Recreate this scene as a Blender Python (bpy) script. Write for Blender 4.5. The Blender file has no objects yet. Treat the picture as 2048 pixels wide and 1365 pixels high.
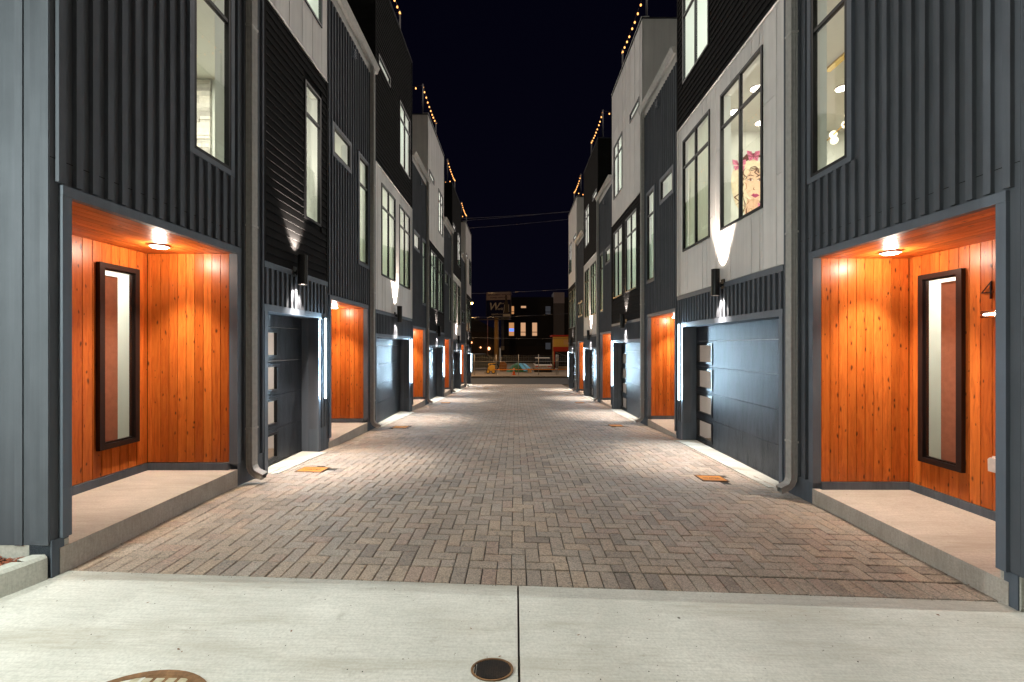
import bpy, bmesh, math, random
from mathutils import Vector, Matrix, Quaternion
R = math.radians
rnd = random.Random(7)
scene = bpy.context.scene
COL = scene.collection

# ------------------------------------------------------------------ camera
cam_d = bpy.data.cameras.new('camera'); cam = bpy.data.objects.new('camera', cam_d); COL.objects.link(cam)
cam.location = (0, 0, 1.608); cam.rotation_euler = (R(90), 0, 0)
cam_d.sensor_width = 36; cam_d.lens = 36 * 850 / 2048
cam_d.shift_x = -6 / 2048; cam_d.shift_y = 10 / 2048
cam_d.clip_start = 0.05; cam_d.clip_end = 1500
scene.camera = cam

# ------------------------------------------------------------------ night sky
world = bpy.data.worlds.new('World'); scene.world = world; world.use_nodes = True
wn = world.node_tree.nodes; wl = world.node_tree.links; wn.clear()
w_out = wn.new('ShaderNodeOutputWorld'); w_bg = wn.new('ShaderNodeBackground')
w_tc = wn.new('ShaderNodeTexCoord'); w_sep = wn.new('ShaderNodeSeparateXYZ'); w_rmp = wn.new('ShaderNodeValToRGB')
wl.new(w_tc.outputs['Generated'], w_sep.inputs[0]); wl.new(w_sep.outputs['Z'], w_rmp.inputs[0])
w_rmp.color_ramp.elements[0].position = 0.0; w_rmp.color_ramp.elements[0].color = (.0012, .0011, .0032, 1)
w_rmp.color_ramp.elements[1].position = .9; w_rmp.color_ramp.elements[1].color = (.0003, .0003, .0018, 1)
wl.new(w_rmp.outputs[0], w_bg.inputs[0]); w_bg.inputs[1].default_value = 1.0
wl.new(w_bg.outputs[0], w_out.inputs[0])

vs = scene.view_settings
vs.view_transform = 'Standard'; vs.look = 'None'; vs.gamma = 1; vs.exposure = 0.88; vs.use_curve_mapping = False
scene.render.engine = 'CYCLES'
cy = scene.cycles
cy.use_denoising = True
try: cy.denoiser = 'OPENIMAGEDENOISE'
except Exception: pass
cy.max_bounces = 7; cy.diffuse_bounces = 4; cy.glossy_bounces = 3; cy.transmission_bounces = 4; cy.transparent_max_bounces = 12
cy.caustics_reflective = False; cy.caustics_refractive = False
cy.sample_clamp_indirect = 4.0; cy.use_light_tree = True

# added fill with no visible source: one very soft sun lifts the dark lane
sun_d = bpy.data.lights.new('night_fill_sun', 'SUN'); sun = bpy.data.objects.new('night_fill_sun', sun_d); COL.objects.link(sun)
sun_d.energy = 1.2; sun_d.angle = R(96); sun_d.color = (1.0, .90, .82)
sun.rotation_euler = Vector((0, -.6, -1)).to_track_quat('-Z', 'Y').to_euler()

# light levels, all in one place
P_SPOT_UP = 28; P_BEAM_UP = 150; P_SPOT_DN = 40; P_BEAM_DN = 300; P_PORCH = 165; P_PORCH_W = 9.5; E_LED = 10; P_LED = 32; P_ROOM = 135; P_ROOM3 = 92; P_GARAGE = 40
P_FRONT = 580; P_YARD = 280; E_BULB = 1.5; P_STREET = 800

# ------------------------------------------------------------------ materials
def mat(name):
    m = bpy.data.materials.new(name); m.use_nodes = True
    nt = m.node_tree; b = nt.nodes['Principled BSDF']
    return m, nt, b
def N(nt, t, **kw):
    n = nt.nodes.new(t)
    for k, v in kw.items(): setattr(n, k, v)
    return n
def pos_vec(nt, scale, offset_by_object=False):
    g = N(nt, 'ShaderNodeNewGeometry'); v = N(nt, 'ShaderNodeVectorMath', operation='MULTIPLY')
    v.inputs[1].default_value = scale
    nt.links.new(g.outputs['Position'], v.inputs[0])
    if not offset_by_object: return v.outputs[0]
    oi = N(nt, 'ShaderNodeObjectInfo'); a = N(nt, 'ShaderNodeVectorMath', operation='MULTIPLY_ADD')
    a.inputs[1].default_value = (0, 0, 0)
    m = N(nt, 'ShaderNodeMath', operation='MULTIPLY'); m.inputs[1].default_value = 73.0
    nt.links.new(oi.outputs['Random'], m.inputs[0])
    c = N(nt, 'ShaderNodeCombineXYZ')
    for i in range(3): nt.links.new(m.outputs[0], c.inputs[i])
    ad = N(nt, 'ShaderNodeVectorMath', operation='ADD')
    nt.links.new(v.outputs[0], ad.inputs[0]); nt.links.new(c.outputs[0], ad.inputs[1])
    return ad.outputs[0]
def noise(nt, vec, scale, detail=4, rough=.55):
    n = N(nt, 'ShaderNodeTexNoise'); n.inputs['Scale'].default_value = scale
    n.inputs['Detail'].default_value = detail; n.inputs['Roughness'].default_value = rough
    nt.links.new(vec, n.inputs['Vector']); return n.outputs['Fac']
def ramp(nt, fac, stops):
    r = N(nt, 'ShaderNodeValToRGB'); cr = r.color_ramp
    while len(cr.elements) < len(stops): cr.elements.new(.5)
    for e, (p, c) in zip(cr.elements, stops):
        e.position = p; e.color = (*c, 1) if len(c) == 3 else c
    nt.links.new(fac, r.inputs[0]); return r.outputs[0]
def mixc(nt, fac, a, b, mode='MIX'):
    m = N(nt, 'ShaderNodeMix', data_type='RGBA', blend_type=mode)
    for sock, val in ((m.inputs[0], fac), (m.inputs[6], a), (m.inputs[7], b)):
        if isinstance(val, (int, float)): sock.default_value = val
        elif isinstance(val, tuple): sock.default_value = (*val, 1)
        else: nt.links.new(val, sock)
    return m.outputs[2]
def bump(nt, b, h, strength, dist=.01):
    n = N(nt, 'ShaderNodeBump'); n.inputs['Strength'].default_value = strength; n.inputs['Distance'].default_value = dist
    nt.links.new(h, n.inputs['Height']); nt.links.new(n.outputs[0], b.inputs['Normal'])

def paint(name, col, rough=.55, var=.12, bscale=160, bstr=.12, spec=.4):
    """painted board: faint wear blotches, brush grain, tone differing a little from piece to piece"""
    m, nt, b = mat(name)
    v = pos_vec(nt, (1, 1, 1), True)
    n1 = noise(nt, v, 2.3, 5); n2 = noise(nt, v, 40, 3)
    c = ramp(nt, n1, [(.3, tuple(x * (1 - var) for x in col)), (.7, tuple(x * (1 + var) for x in col))])
    oi = N(nt, 'ShaderNodeObjectInfo')
    c = mixc(nt, 1.0, c, ramp(nt, oi.outputs['Random'], [(0, (.93, .93, .93)), (1, (1.07, 1.07, 1.07))]), 'MULTIPLY')
    st = noise(nt, pos_vec(nt, (9, 9, .35), True), 1.6, 5, .65)
    c = mixc(nt, 1.0, c, ramp(nt, st, [(.35, (1 - var * .9,) * 3), (.65, (1 + var * .9,) * 3)]), 'MULTIPLY')
    nt.links.new(c, b.inputs['Base Color'])
    r = N(nt, 'ShaderNodeMapRange'); r.inputs[3].default_value = rough - .08; r.inputs[4].default_value = rough + .1
    nt.links.new(n2, r.inputs[0]); nt.links.new(r.outputs[0], b.inputs['Roughness'])
    b.inputs['Specular IOR Level'].default_value = spec
    bump(nt, b, noise(nt, pos_vec(nt, (1, 1, .12)), bscale, 3), bstr, .004)
    return m
def plain(name, col, rough=.5, metal=0, spec=.25):
    m, nt, b = mat(name); v = pos_vec(nt, (1, 1, 1))
    n = noise(nt, v, 18, 4)
    nt.links.new(ramp(nt, n, [(.3, tuple(x * .88 for x in col)), (.7, tuple(min(1, x * 1.1) for x in col))]), b.inputs['Base Color'])
    b.inputs['Roughness'].default_value = rough; b.inputs['Metallic'].default_value = metal
    b.inputs['Specular IOR Level'].default_value = spec
    return m
def emit(name, col, strength):
    m = bpy.data.materials.new(name); m.use_nodes = True; nt = m.node_tree; nt.nodes.clear()
    o = N(nt, 'ShaderNodeOutputMaterial'); e = N(nt, 'ShaderNodeEmission')
    e.inputs[0].default_value = (*col, 1); e.inputs[1].default_value = strength
    nt.links.new(e.outputs[0], o.inputs[0]); return m
def glass(name, tint=(.92, .95, .93), refl=1.0):
    m = bpy.data.materials.new(name); m.use_nodes = True; nt = m.node_tree; nt.nodes.clear()
    o = N(nt, 'ShaderNodeOutputMaterial'); mx = N(nt, 'ShaderNodeMixShader')
    t = N(nt, 'ShaderNodeBsdfTransparent'); g = N(nt, 'ShaderNodeBsdfGlossy'); f = N(nt, 'ShaderNodeFresnel')
    nt.nodes.remove(f); t.inputs[0].default_value = (*tint, 1)
    lw = N(nt, 'ShaderNodeLayerWeight'); lw.inputs[0].default_value = .5      # Schlick's rule, the same from both faces of the pane
    pw = N(nt, 'ShaderNodeMath', operation='POWER'); pw.inputs[1].default_value = 5; nt.links.new(lw.outputs['Facing'], pw.inputs[0])
    f = N(nt, 'ShaderNodeMapRange'); f.inputs[3].default_value = .045; f.inputs[4].default_value = 1.0; nt.links.new(pw.outputs[0], f.inputs[0])
    g.inputs['Roughness'].default_value = .01; g.inputs[0].default_value = (refl, refl, refl, 1)
    nt.links.new(f.outputs[0], mx.inputs[0]); nt.links.new(t.outputs[0], mx.inputs[1]); nt.links.new(g.outputs[0], mx.inputs[2])
    nt.links.new(mx.outputs[0], o.inputs[0]); return m

def wood_mat(name, axis='z'):
    """stained knotty boards; axis = direction of the grain"""
    m, nt, b = mat(name)
    st = {'z': (1, 1, .07), 'y': (1, .07, 1)}[axis]; kn = {'z': (1, 1, .42), 'y': (1, .42, 1)}[axis]
    v = pos_vec(nt, st, True)
    warp = noise(nt, pos_vec(nt, tuple(x * 1.0 for x in kn), True), 5.5, 3)
    n0 = N(nt, 'ShaderNodeVectorMath', operation='ADD')
    wv = N(nt, 'ShaderNodeCombineXYZ'); wm = N(nt, 'ShaderNodeMath', operation='MULTIPLY'); wm.inputs[1].default_value = .09
    nt.links.new(warp, wm.inputs[0]); nt.links.new(wm.outputs[0], wv.inputs[0]); nt.links.new(wm.outputs[0], wv.inputs[1])
    nt.links.new(v, n0.inputs[0]); nt.links.new(wv.outputs[0], n0.inputs[1])
    grain = noise(nt, n0.outputs[0], 42, 6, .62)
    c = ramp(nt, grain, [(.30, (.40, .088, .014)), (.48, (.60, .142, .022)), (.70, (.72, .205, .036))])
    big = noise(nt, pos_vec(nt, tuple(x * 1.0 for x in st), True), 9, 3)
    c = mixc(nt, ramp(nt, big, [(.42, (0, 0, 0)), (.72, (.55, .55, .55))]), c, (.44, .118, .017))
    # knots
    kp = N(nt, 'ShaderNodeSeparateXYZ'); nt.links.new(pos_vec(nt, kn, True), kp.inputs[0])
    kc = N(nt, 'ShaderNodeCombineXYZ')
    if axis == 'z':
        sm = N(nt, 'ShaderNodeMath', operation='ADD'); nt.links.new(kp.outputs[0], sm.inputs[0]); nt.links.new(kp.outputs[1], sm.inputs[1])
        nt.links.new(sm.outputs[0], kc.inputs[0]); nt.links.new(kp.outputs[2], kc.inputs[1])
    else:
        nt.links.new(kp.outputs[0], kc.inputs[0]); nt.links.new(kp.outputs[1], kc.inputs[1])
    kv = kc.outputs[0]
    kd = N(nt, 'ShaderNodeVectorMath', operation='ADD'); kw = N(nt, 'ShaderNodeTexNoise'); kw.inputs['Scale'].default_value = 14
    nt.links.new(kv, kw.inputs['Vector'])
    ks = N(nt, 'ShaderNodeVectorMath', operation='SCALE'); ks.inputs['Scale'].default_value = .035
    nt.links.new(kw.outputs['Color'], ks.inputs[0]); nt.links.new(kv, kd.inputs[0]); nt.links.new(ks.outputs[0], kd.inputs[1])
    vo = N(nt, 'ShaderNodeTexVoronoi', voronoi_dimensions='2D'); vo.inputs['Scale'].default_value = 12.5; vo.inputs['Randomness'].default_value = 1
    nt.links.new(kd.outputs[0], vo.inputs['Vector'])
    sz = N(nt, 'ShaderNodeSeparateColor'); nt.links.new(vo.outputs['Color'], sz.inputs[0])
    mr = N(nt, 'ShaderNodeMapRange'); mr.inputs[1].default_value = .22; mr.inputs[2].default_value = 1.0
    mr.inputs[3].default_value = 0.001; mr.inputs[4].default_value = .19
    nt.links.new(sz.outputs[0], mr.inputs[0])
    dv = N(nt, 'ShaderNodeMath', operation='DIVIDE'); nt.links.new(vo.outputs['Distance'], dv.inputs[0]); nt.links.new(mr.outputs[0], dv.inputs[1])
    kmask = ramp(nt, dv.outputs[0], [(.40, (1, 1, 1)), (.62, (.55, .55, .55)), (1.15, (0, 0, 0))])
    c = mixc(nt, kmask, c, (.13, .034, .009))
    oi = N(nt, 'ShaderNodeObjectInfo')
    c = mixc(nt, 1.0, c, ramp(nt, oi.outputs['Random'], [(0, (.70, .62, .56)), (.35, (.92, .88, .84)), (.6, (1.0, 1.0, 1.0)), (1, (1.16, 1.22, 1.3))]), 'MULTIPLY')
    nt.links.new(c, b.inputs['Base Color']); b.inputs['Roughness'].default_value = .36; b.inputs['Specular IOR Level'].default_value = .35
    bump(nt, b, grain, .18, .004)
    return m

def concrete_mat(name, c0, c1, stain=(.25, .22, .18), sc=1.0):
    m, nt, b = mat(name); v = pos_vec(nt, (1, 1, 1))
    n1 = noise(nt, v, 1.1 * sc, 6, .6); n2 = noise(nt, v, 70, 4, .6); n3 = noise(nt, pos_vec(nt, (.35, 2.2, 1)), 2.0, 5, .6)
    c = ramp(nt, n1, [(.32, c0), (.68, c1)])
    c = mixc(nt, ramp(nt, n2, [(.35, (.35, .35, .35)), (.62, (0, 0, 0))]), c, tuple(x * .62 for x in c0))
    c = mixc(nt, ramp(nt, n3, [(.50, (0, 0, 0)), (.72, (.75, .75, .75))]), c, stain)
    n4 = noise(nt, pos_vec(nt, (.5, 14, 1)), 9, 4, .7)
    c = mixc(nt, 1.0, c, ramp(nt, n4, [(.35, (.90, .90, .89)), (.65, (1.06, 1.06, 1.06))]), 'MULTIPLY')
    n5 = noise(nt, v, 6.5 * sc, 7, .72)
    c = mixc(nt, ramp(nt, n5, [(.60, (0, 0, 0)), (.70, (.4, .4, .4))]), c, tuple(x * .75 for x in stain))
    vo = N(nt, 'ShaderNodeTexVoronoi'); vo.inputs['Scale'].default_value = 3.1; nt.links.new(v, vo.inputs['Vector'])
    c = mixc(nt, ramp(nt, vo.outputs['Distance'], [(.018, (.9, .9, .9)), (.034, (0, 0, 0))]), c, (.05, .04, .03))
    nt.links.new(c, b.inputs['Base Color']); b.inputs['Roughness'].default_value = .85; b.inputs['Specular IOR Level'].default_value = .25
    bump(nt, b, n2, .35, .004)
    return m

def paver_mat():
    m, nt, b = mat('paver stone')
    g = N(nt, 'ShaderNodeNewGeometry'); oi = N(nt, 'ShaderNodeObjectInfo')
    a = N(nt, 'ShaderNodeMath', operation='ADD'); f = N(nt, 'ShaderNodeMath', operation='FRACT')
    nt.links.new(g.outputs['Random Per Island'], a.inputs[0]); nt.links.new(oi.outputs['Random'], a.inputs[1]); nt.links.new(a.outputs[0], f.inputs[0])
    c = ramp(nt, f.outputs[0], [(0, (.270, .222, .182)), (.2, (.355, .294, .240)), (.38, (.318, .268, .224)), (.55, (.375, .300, .232)), (.7, (.332, .248, .202)), (.86, (.345, .300, .256)), (1, (.225, .186, .156))])
    v = pos_vec(nt, (1, 1, 1))
    big = noise(nt, v, .9, 4)
    c = mixc(nt, 1.0, c, ramp(nt, big, [(.3, (.80, .78, .76)), (.7, (1.22, 1.2, 1.16))]), 'MULTIPLY')
    n2 = noise(nt, v, 95, 5, .65)
    c = mixc(nt, 1.0, c, ramp(nt, n2, [(.30, (.50, .50, .51)), (.50, (1, 1, 1)), (.72, (1.6, 1.56, 1.5))]), 'MULTIPLY')
    n3 = noise(nt, v, 23, 5, .6)
    c = mixc(nt, ramp(nt, n3, [(.54, (0, 0, 0)), (.72, (.62, .62, .62))]), c, (.11, .095, .08))
    nt.links.new(c, b.inputs['Base Color']); b.inputs['Roughness'].default_value = .78; b.inputs['Specular IOR Level'].default_value = .3
    bump(nt, b, n2, .5, .004)
    return m

def door_mat():
    m, nt, b = mat('embossed dark door steel')
    v = pos_vec(nt, (1, 1, .22)); n = noise(nt, v, 75, 6, .75); big = noise(nt, pos_vec(nt, (1, 2.6, .55)), 4.0, 6, .65); fine = noise(nt, pos_vec(nt, (1, 1, .5)), 120, 3)
    nt.links.new(ramp(nt, big, [(.3, (.008, .0105, .015)), (.7, (.018, .023, .032))]), b.inputs['Base Color'])
    ad = N(nt, 'ShaderNodeMath', operation='MULTIPLY_ADD'); ad.inputs[1].default_value = .45; nt.links.new(fine, ad.inputs[0]); nt.links.new(big, ad.inputs[2])
    mr = N(nt, 'ShaderNodeMapRange'); mr.inputs[1].default_value = .42; mr.inputs[2].default_value = 1.0; mr.inputs[3].default_value = .33; mr.inputs[4].default_value = .60
    nt.links.new(ad.outputs[0], mr.inputs[0]); nt.links.new(mr.outputs[0], b.inputs['Roughness'])
    sp = N(nt, 'ShaderNodeMapRange'); sp.inputs[1].default_value = .35; sp.inputs[2].default_value = .65; sp.inputs[3].default_value = .25; sp.inputs[4].default_value = .75
    nt.links.new(big, sp.inputs[0]); nt.links.new(sp.outputs[0], b.inputs['Specular IOR Level'])
    bump(nt, b, n, .9, .008)
    return m

M = {}
M['siding'] = paint('charcoal siding paint', (.094, .102, .117), .78, .1, 150, .12, .15)
M['black'] = paint('black lap siding paint', (.011, .0105, .0105), .9, .12, 150, .12, .08)
M['white'] = paint('off white panel paint', (.70, .665, .63), .55, .06, 120, .06)
M['white_joint'] = paint('panel joint backing', (.34, .32, .30), .7, .05)  # darker backing colour in the gaps between white panels
M['trim'] = paint('charcoal trim paint', (.098, .114, .138), .5, .08)
M['base'] = paint('painted foundation block', (.092, .108, .130), .7, .15, 60, .3, .2)
M['frame'] = plain('black window frame', (.012, .012, .013), .35)
M['brown_frame'] = plain('dark bronze frame', (.020, .013, .012), .35)
M['wood'] = wood_mat('stained cedar boards upright', 'z')
M['soffit'] = wood_mat('stained cedar boards overhead', 'y')
M['dark'] = plain('dark backing', (.012, .011, .010), .9)
M['concrete'] = concrete_mat('porch slab concrete', (.42, .375, .325), (.52, .47, .41), (.34, .30, .25), 1.5)
M['apron'] = concrete_mat('pale apron concrete', (.45, .435, .385), (.60, .58, .52), (.34, .31, .25), 1.3)
M['curbc'] = concrete_mat('kerb concrete', (.46, .45, .39), (.60, .58, .52), (.26, .23, .18), 2.0)
M['paver'] = paver_mat()
M['sand'] = concrete_mat('dark joint sand', (.030, .025, .020), (.05, .042, .033), (.02, .017, .014), 4)
M['door'] = door_mat()
M['glass'] = glass('window glass')
M['pipe'] = plain('taupe downspout metal', (.40, .385, .36), .42)
M['gutter'] = plain('pale gutter metal', (.48, .46, .43), .45)
M['lamp'] = plain('black lamp housing', (.018, .017, .017), .32)
M['chrome'] = plain('brushed chrome', (.75, .73, .70), .22, 1)
M['room'] = paint('warm white room paint', (.74, .78, .73), .8, .015, 100, .02, .1)
M['room_floor'] = plain('room floor boards', (.30, .22, .15), .5)
M['garage_in'] = paint('garage room paint', (.74, .70, .67), .8, .02, 100, .02, .1)
M['roof'] = plain('dark roof membrane', (.03, .03, .032), .8)
M['plastic'] = plain('clear grey plastic', (.65, .60, .56), .3)
M['led'] = emit('cool led strip', (.60, .84, 1.0), E_LED)
M['disc'] = emit('downlight lens', (1.0, .80, .62), 14)
M['room_disc'] = emit('room downlight lens', (1.0, .90, .74), 16)
M['spot_lens'] = emit('sconce lens', (1, .86, .72), 9)
M['bulb'] = emit('warm string bulb', (1.0, .42, .12), E_BULB)
M['globe'] = emit('glowing glass globe', (1.0, .86, .58), 1.5)
def shade_mat():
    m = bpy.data.materials.new('woven roller shade'); m.use_nodes = True; nt = m.node_tree; nt.nodes.clear()
    o = N(nt, 'ShaderNodeOutputMaterial'); mx = N(nt, 'ShaderNodeMixShader'); d = N(nt, 'ShaderNodeBsdfDiffuse'); t = N(nt, 'ShaderNodeBsdfTranslucent')
    w = noise(nt, pos_vec(nt, (1, 1, .15)), 30, 3)
    c = ramp(nt, w, [(.3, (.74, .78, .70)), (.7, (.84, .87, .80))])
    nt.links.new(c, d.inputs[0]); nt.links.new(c, t.inputs[0]); mx.inputs[0].default_value = .6
    nt.links.new(d.outputs[0], mx.inputs[1]); nt.links.new(t.outputs[0], mx.inputs[2]); nt.links.new(mx.outputs[0], o.inputs[0]); return m
M['shade'] = shade_mat()
M['rust'] = concrete_mat('rusty iron', (.13, .065, .028), (.24, .13, .06), (.07, .035, .018), 12)
M['iron'] = concrete_mat('worn dark iron', (.014, .011, .009), (.035, .022, .014), (.01, .008, .007), 14)
M['fill'] = concrete_mat('dusty recess fill', (.35, .30, .18), (.48, .45, .36), (.3, .2, .06), 20)
M['orange_lid'] = concrete_mat('rust orange lid', (.46, .165, .016), (.60, .23, .026), (.28, .09, .012), 9)
M['gold'] = plain('brass', (.72, .50, .18), .25, 1)
M['cabinet'] = plain('red brown cabinet', (.30, .11, .07), .45)
M['asphalt'] = concrete_mat('street asphalt', (.022, .021, .021), (.036, .034, .032), (.02, .018, .017), 1)
M['lot'] = concrete_mat('gravel lot', (.13, .095, .062), (.22, .165, .11), (.08, .058, .04), .6)
M['wire'] = plain('black cable', (.02, .02, .022), .6)

# ------------------------------------------------------------------ mesh helpers
class MB:
    def __init__(s): s.v = []; s.f = []; s.smooth = []
    def face(s, pts, sm=False):
        i = len(s.v); s.v += [tuple(p) for p in pts]; s.f.append(tuple(range(i, i + len(pts)))); s.smooth.append(sm)
    def box(s, a, b):
        (x0, y0, z0), (x1, y1, z1) = [min(p, q) for p, q in zip(a, b)], [max(p, q) for p, q in zip(a, b)]
        i = len(s.v)
        s.v += [(x0, y0, z0), (x1, y0, z0), (x1, y1, z0), (x0, y1, z0), (x0, y0, z1), (x1, y0, z1), (x1, y1, z1), (x0, y1, z1)]
        for q in ((0, 3, 2, 1), (4, 5, 6, 7), (0, 1, 5, 4), (1, 2, 6, 5), (2, 3, 7, 6), (3, 0, 4, 7)):
            s.f.append(tuple(i + k for k in q)); s.smooth.append(False)
    def prism(s, prof, axis, a, b):
        """prof: 2-D outline; axis 'y' or 'x' or 'z' = extrusion direction from a to b"""
        def P(p, t):
            return {'y': (p[0], t, p[1]), 'x': (t, p[0], p[1]), 'z': (p[0], p[1], t)}[axis]
        n = len(prof); i = len(s.v)
        s.v += [P(p, a) for p in prof] + [P(p, b) for p in prof]
        s.f.append(tuple(i + k for k in range(n))); s.f.append(tuple(i + n + k for k in reversed(range(n)))); s.smooth += [False, False]
        for k in range(n):
            k2 = (k + 1) % n; s.f.append((i + k, i + k2, i + n + k2, i + n + k)); s.smooth.append(False)
    def cyl(s, p, q, r, n=16, r2=None, caps=True):
        p, q = Vector(p), Vector(q); r2 = r if r2 is None else r2
        d = (q - p).normalized(); u = d.orthogonal().normalized(); w = d.cross(u)
        i = len(s.v)
        for c, rr in ((p, r), (q, r2)):
            for k in range(n):
                a = 2 * math.pi * k / n; s.v.append(tuple(c + (u * math.cos(a) + w * math.sin(a)) * rr))
        for k in range(n):
            k2 = (k + 1) % n; s.f.append((i + k, i + k2, i + n + k2, i + n + k)); s.smooth.append(True)
        if caps:
            s.f.append(tuple(i + k for k in reversed(range(n)))); s.f.append(tuple(i + n + k for k in range(n))); s.smooth += [False, False]
    def tube(s, path, r, n=6):
        for a, b in zip(path[:-1], path[1:]): s.cyl(a, b, r, n)
    def ball(s, c, r, nu=10, nv=6, sz=(1, 1, 1)):
        i = len(s.v); c = Vector(c)
        for a in range(nv + 1):
            th = math.pi * a / nv
            for k in range(nu):
                ph = 2 * math.pi * k / nu
                s.v.append((c.x + r * sz[0] * math.sin(th) * math.cos(ph), c.y + r * sz[1] * math.sin(th) * math.sin(ph), c.z + r * sz[2] * math.cos(th)))
        for a in range(nv):
            for k in range(nu):
                k2 = (k + 1) % nu
                s.f.append((i + a * nu + k, i + (a + 1) * nu + k, i + (a + 1) * nu + k2, i + a * nu + k2)); s.smooth.append(True)
    def build(s, name, m, parent=None, loc=(0, 0, 0), **props):
        me = bpy.data.meshes.new(name)
        off = Vector(loc)
        me.from_pydata([tuple(Vector(v) - off) for v in s.v], [], s.f); me.materials.append(m)
        me.polygons.foreach_set('use_smooth', s.smooth); me.update()
        bm = bmesh.new(); bm.from_mesh(me)
        bmesh.ops.recalc_face_normals(bm, faces=bm.faces); bm.to_mesh(me); bm.free()
        o = bpy.data.objects.new(name, me); COL.objects.link(o)
        if parent is not None:
            o.parent = parent; o.location = off - wloc(parent)
        else: o.location = off
        for k, v in props.items(): o[k] = v
        return o
WL = {}
def wloc(o):
    l = Vector(o.location); p = o.parent
    while p is not None: l += Vector(p.location); p = p.parent
    return l
def empty(name, loc, label, cat, group=None):
    o = bpy.data.objects.new(name, None); COL.objects.link(o); o.location = loc; o.empty_display_size = .2
    o['label'] = label; o['category'] = cat
    if group: o['group'] = group
    return o
def tag(o, label, cat, group=None):
    o['label'] = label; o['category'] = cat
    if group: o['group'] = group
    return o
_cubes = {}
def unit_cube(m):
    if m.name not in _cubes:
        b = MB(); b.box((-.5, -.5, -.5), (.5, .5, .5))
        me = bpy.data.meshes.new('board'); me.from_pydata(b.v, [], b.f); me.materials.append(m); _cubes[m.name] = me
    return _cubes[m.name]
def piece(name, m, a, b, parent):
    """one board: a scaled copy of a shared mesh"""
    o = bpy.data.objects.new(name, unit_cube(m)); COL.objects.link(o)
    c = [(p + q) / 2 for p, q in zip(a, b)]
    o.scale = [max(abs(q - p), 1e-4) for p, q in zip(a, b)]
    o.parent = parent; o.location = Vector(c) - wloc(parent)
    return o
def light(name, kind, loc, energy, color, parent=None, direction=None, **kw):
    d = bpy.data.lights.new(name, kind); d.energy = energy; d.color = color
    for k, v in kw.items(): setattr(d, k, v)
    o = bpy.data.objects.new(name, d); COL.objects.link(o)
    if direction is not None: o.rotation_euler = Vector(direction).to_track_quat('-Z', 'Y').to_euler()
    if parent is not None: o.parent = parent; o.location = Vector(loc) - wloc(parent)
    else: o.location = loc
    return o

# ------------------------------------------------------------------ ground
WLX, WRX = -3.05, 3.21
TL = [(-10, .08), (2.7, .08), (4.6, .09), (5.0, .05), (6.5, -.02), (7, -.08), (8.6, -.14), (12.5, -.31), (28.8, -1.02), (60, -1.06)]
TR = [(-10, -.08), (2.7, -.08), (4.6, -.08), (5.1, -.115), (8.1, -.185), (8.6, -.235), (10.4, -.33), (14.2, -.46), (19.8, -.68), (25.5, -.90), (29.4, -1.04), (60, -1.06)]
def itp(T, y):
    if y <= T[0][0]: return T[0][1]
    for (a, za), (b, zb) in zip(T[:-1], T[1:]):
        if y <= b: return za + (zb - za) * (y - a) / (b - a)
    return T[-1][1]
def ground(x, y):
    t = min(1, max(0, (x - WLX) / (WRX - WLX)))
    # short smoothing of the measured profile
    l = sum(itp(TL, y + d) for d in (-.5, -.25, 0, .25, .5)) / 5; r = sum(itp(TR, y + d) for d in (-.5, -.25, 0, .25, .5)) / 5
    return l + (r - l) * t
FRONT = 2.85
def skew(x): return -.014 * x
def sheet(name, xs, ys, zf, m, yf=None, **props):
    me = bpy.data.meshes.new(name); v = []; f = []
    for y in ys:
        for x in xs:
            yy = yf(x, y) if yf else y; v.append((x, yy, zf(x, yy)))
    nx = len(xs)
    for j in range(len(ys) - 1):
        for i in range(nx - 1): f.append((j * nx + i, j * nx + i + 1, (j + 1) * nx + i + 1, (j + 1) * nx + i))
    me.from_pydata(v, [], f); me.materials.append(m)
    for p in me.polygons: p.use_smooth = True
    o = bpy.data.objects.new(name, me); COL.objects.link(o)
    for k, w in props.items(): o[k] = w
    return o
def lin(a, b, n): return [a + (b - a) * i / (n - 1) for i in range(n)]

sheet('terrain', [-400, -60, -20, -3, 3, 20, 60, 400], [-60, -9, 2, 6, 12, 20, 28, 29.6, 60, 600],
      lambda x, y: -1.09 if y > 29 else min(ground(-3, y), ground(3, y)) - .30, M['lot'], kind='structure')
sheet('sand_bed', [WLX - .05, -1.5, 0, 1.5, WRX + .05], lin(FRONT, 29.5, 60), lambda x, y: ground(x, y) - .011, M['sand'],
      lambda x, y: y + skew(x) * max(0, 1 - (y - FRONT) / 1.0), kind='structure')
# apron in front: two pours with an open control joint between them
JX = .02
def apron_z(x, y): return ground(x, FRONT) + .002
a1 = sheet('apron', [-9, -6, -4, -3.05, -2, -1, JX - .006], [-7, -3, 0, 2, FRONT - .006], apron_z, M['apron'], lambda x, y: y + (skew(max(x, -3.3)) if y > 2.5 else 0), kind='structure')
a2 = sheet('apron', [JX + .006, 1, 2, 3.21, 4.5, 6, 9], [-7, -3, 0, 2, FRONT - .006], apron_z, M['apron'], lambda x, y: y + (skew(min(x, 3.4)) if y > 2.5 else 0), kind='structure')
for a in (a1, a2):
    for p_ in a.data.polygons: p_.use_smooth = False
    s = a.modifiers.new('thick', 'SOLIDIFY'); s.thickness = .12; s.offset = -1
jb = MB(); jb.box((JX - .0062, -7, -.2), (JX + .0062, FRONT, -.03)); jb.build('apron_joint', M['sand'], kind='structure')

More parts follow.
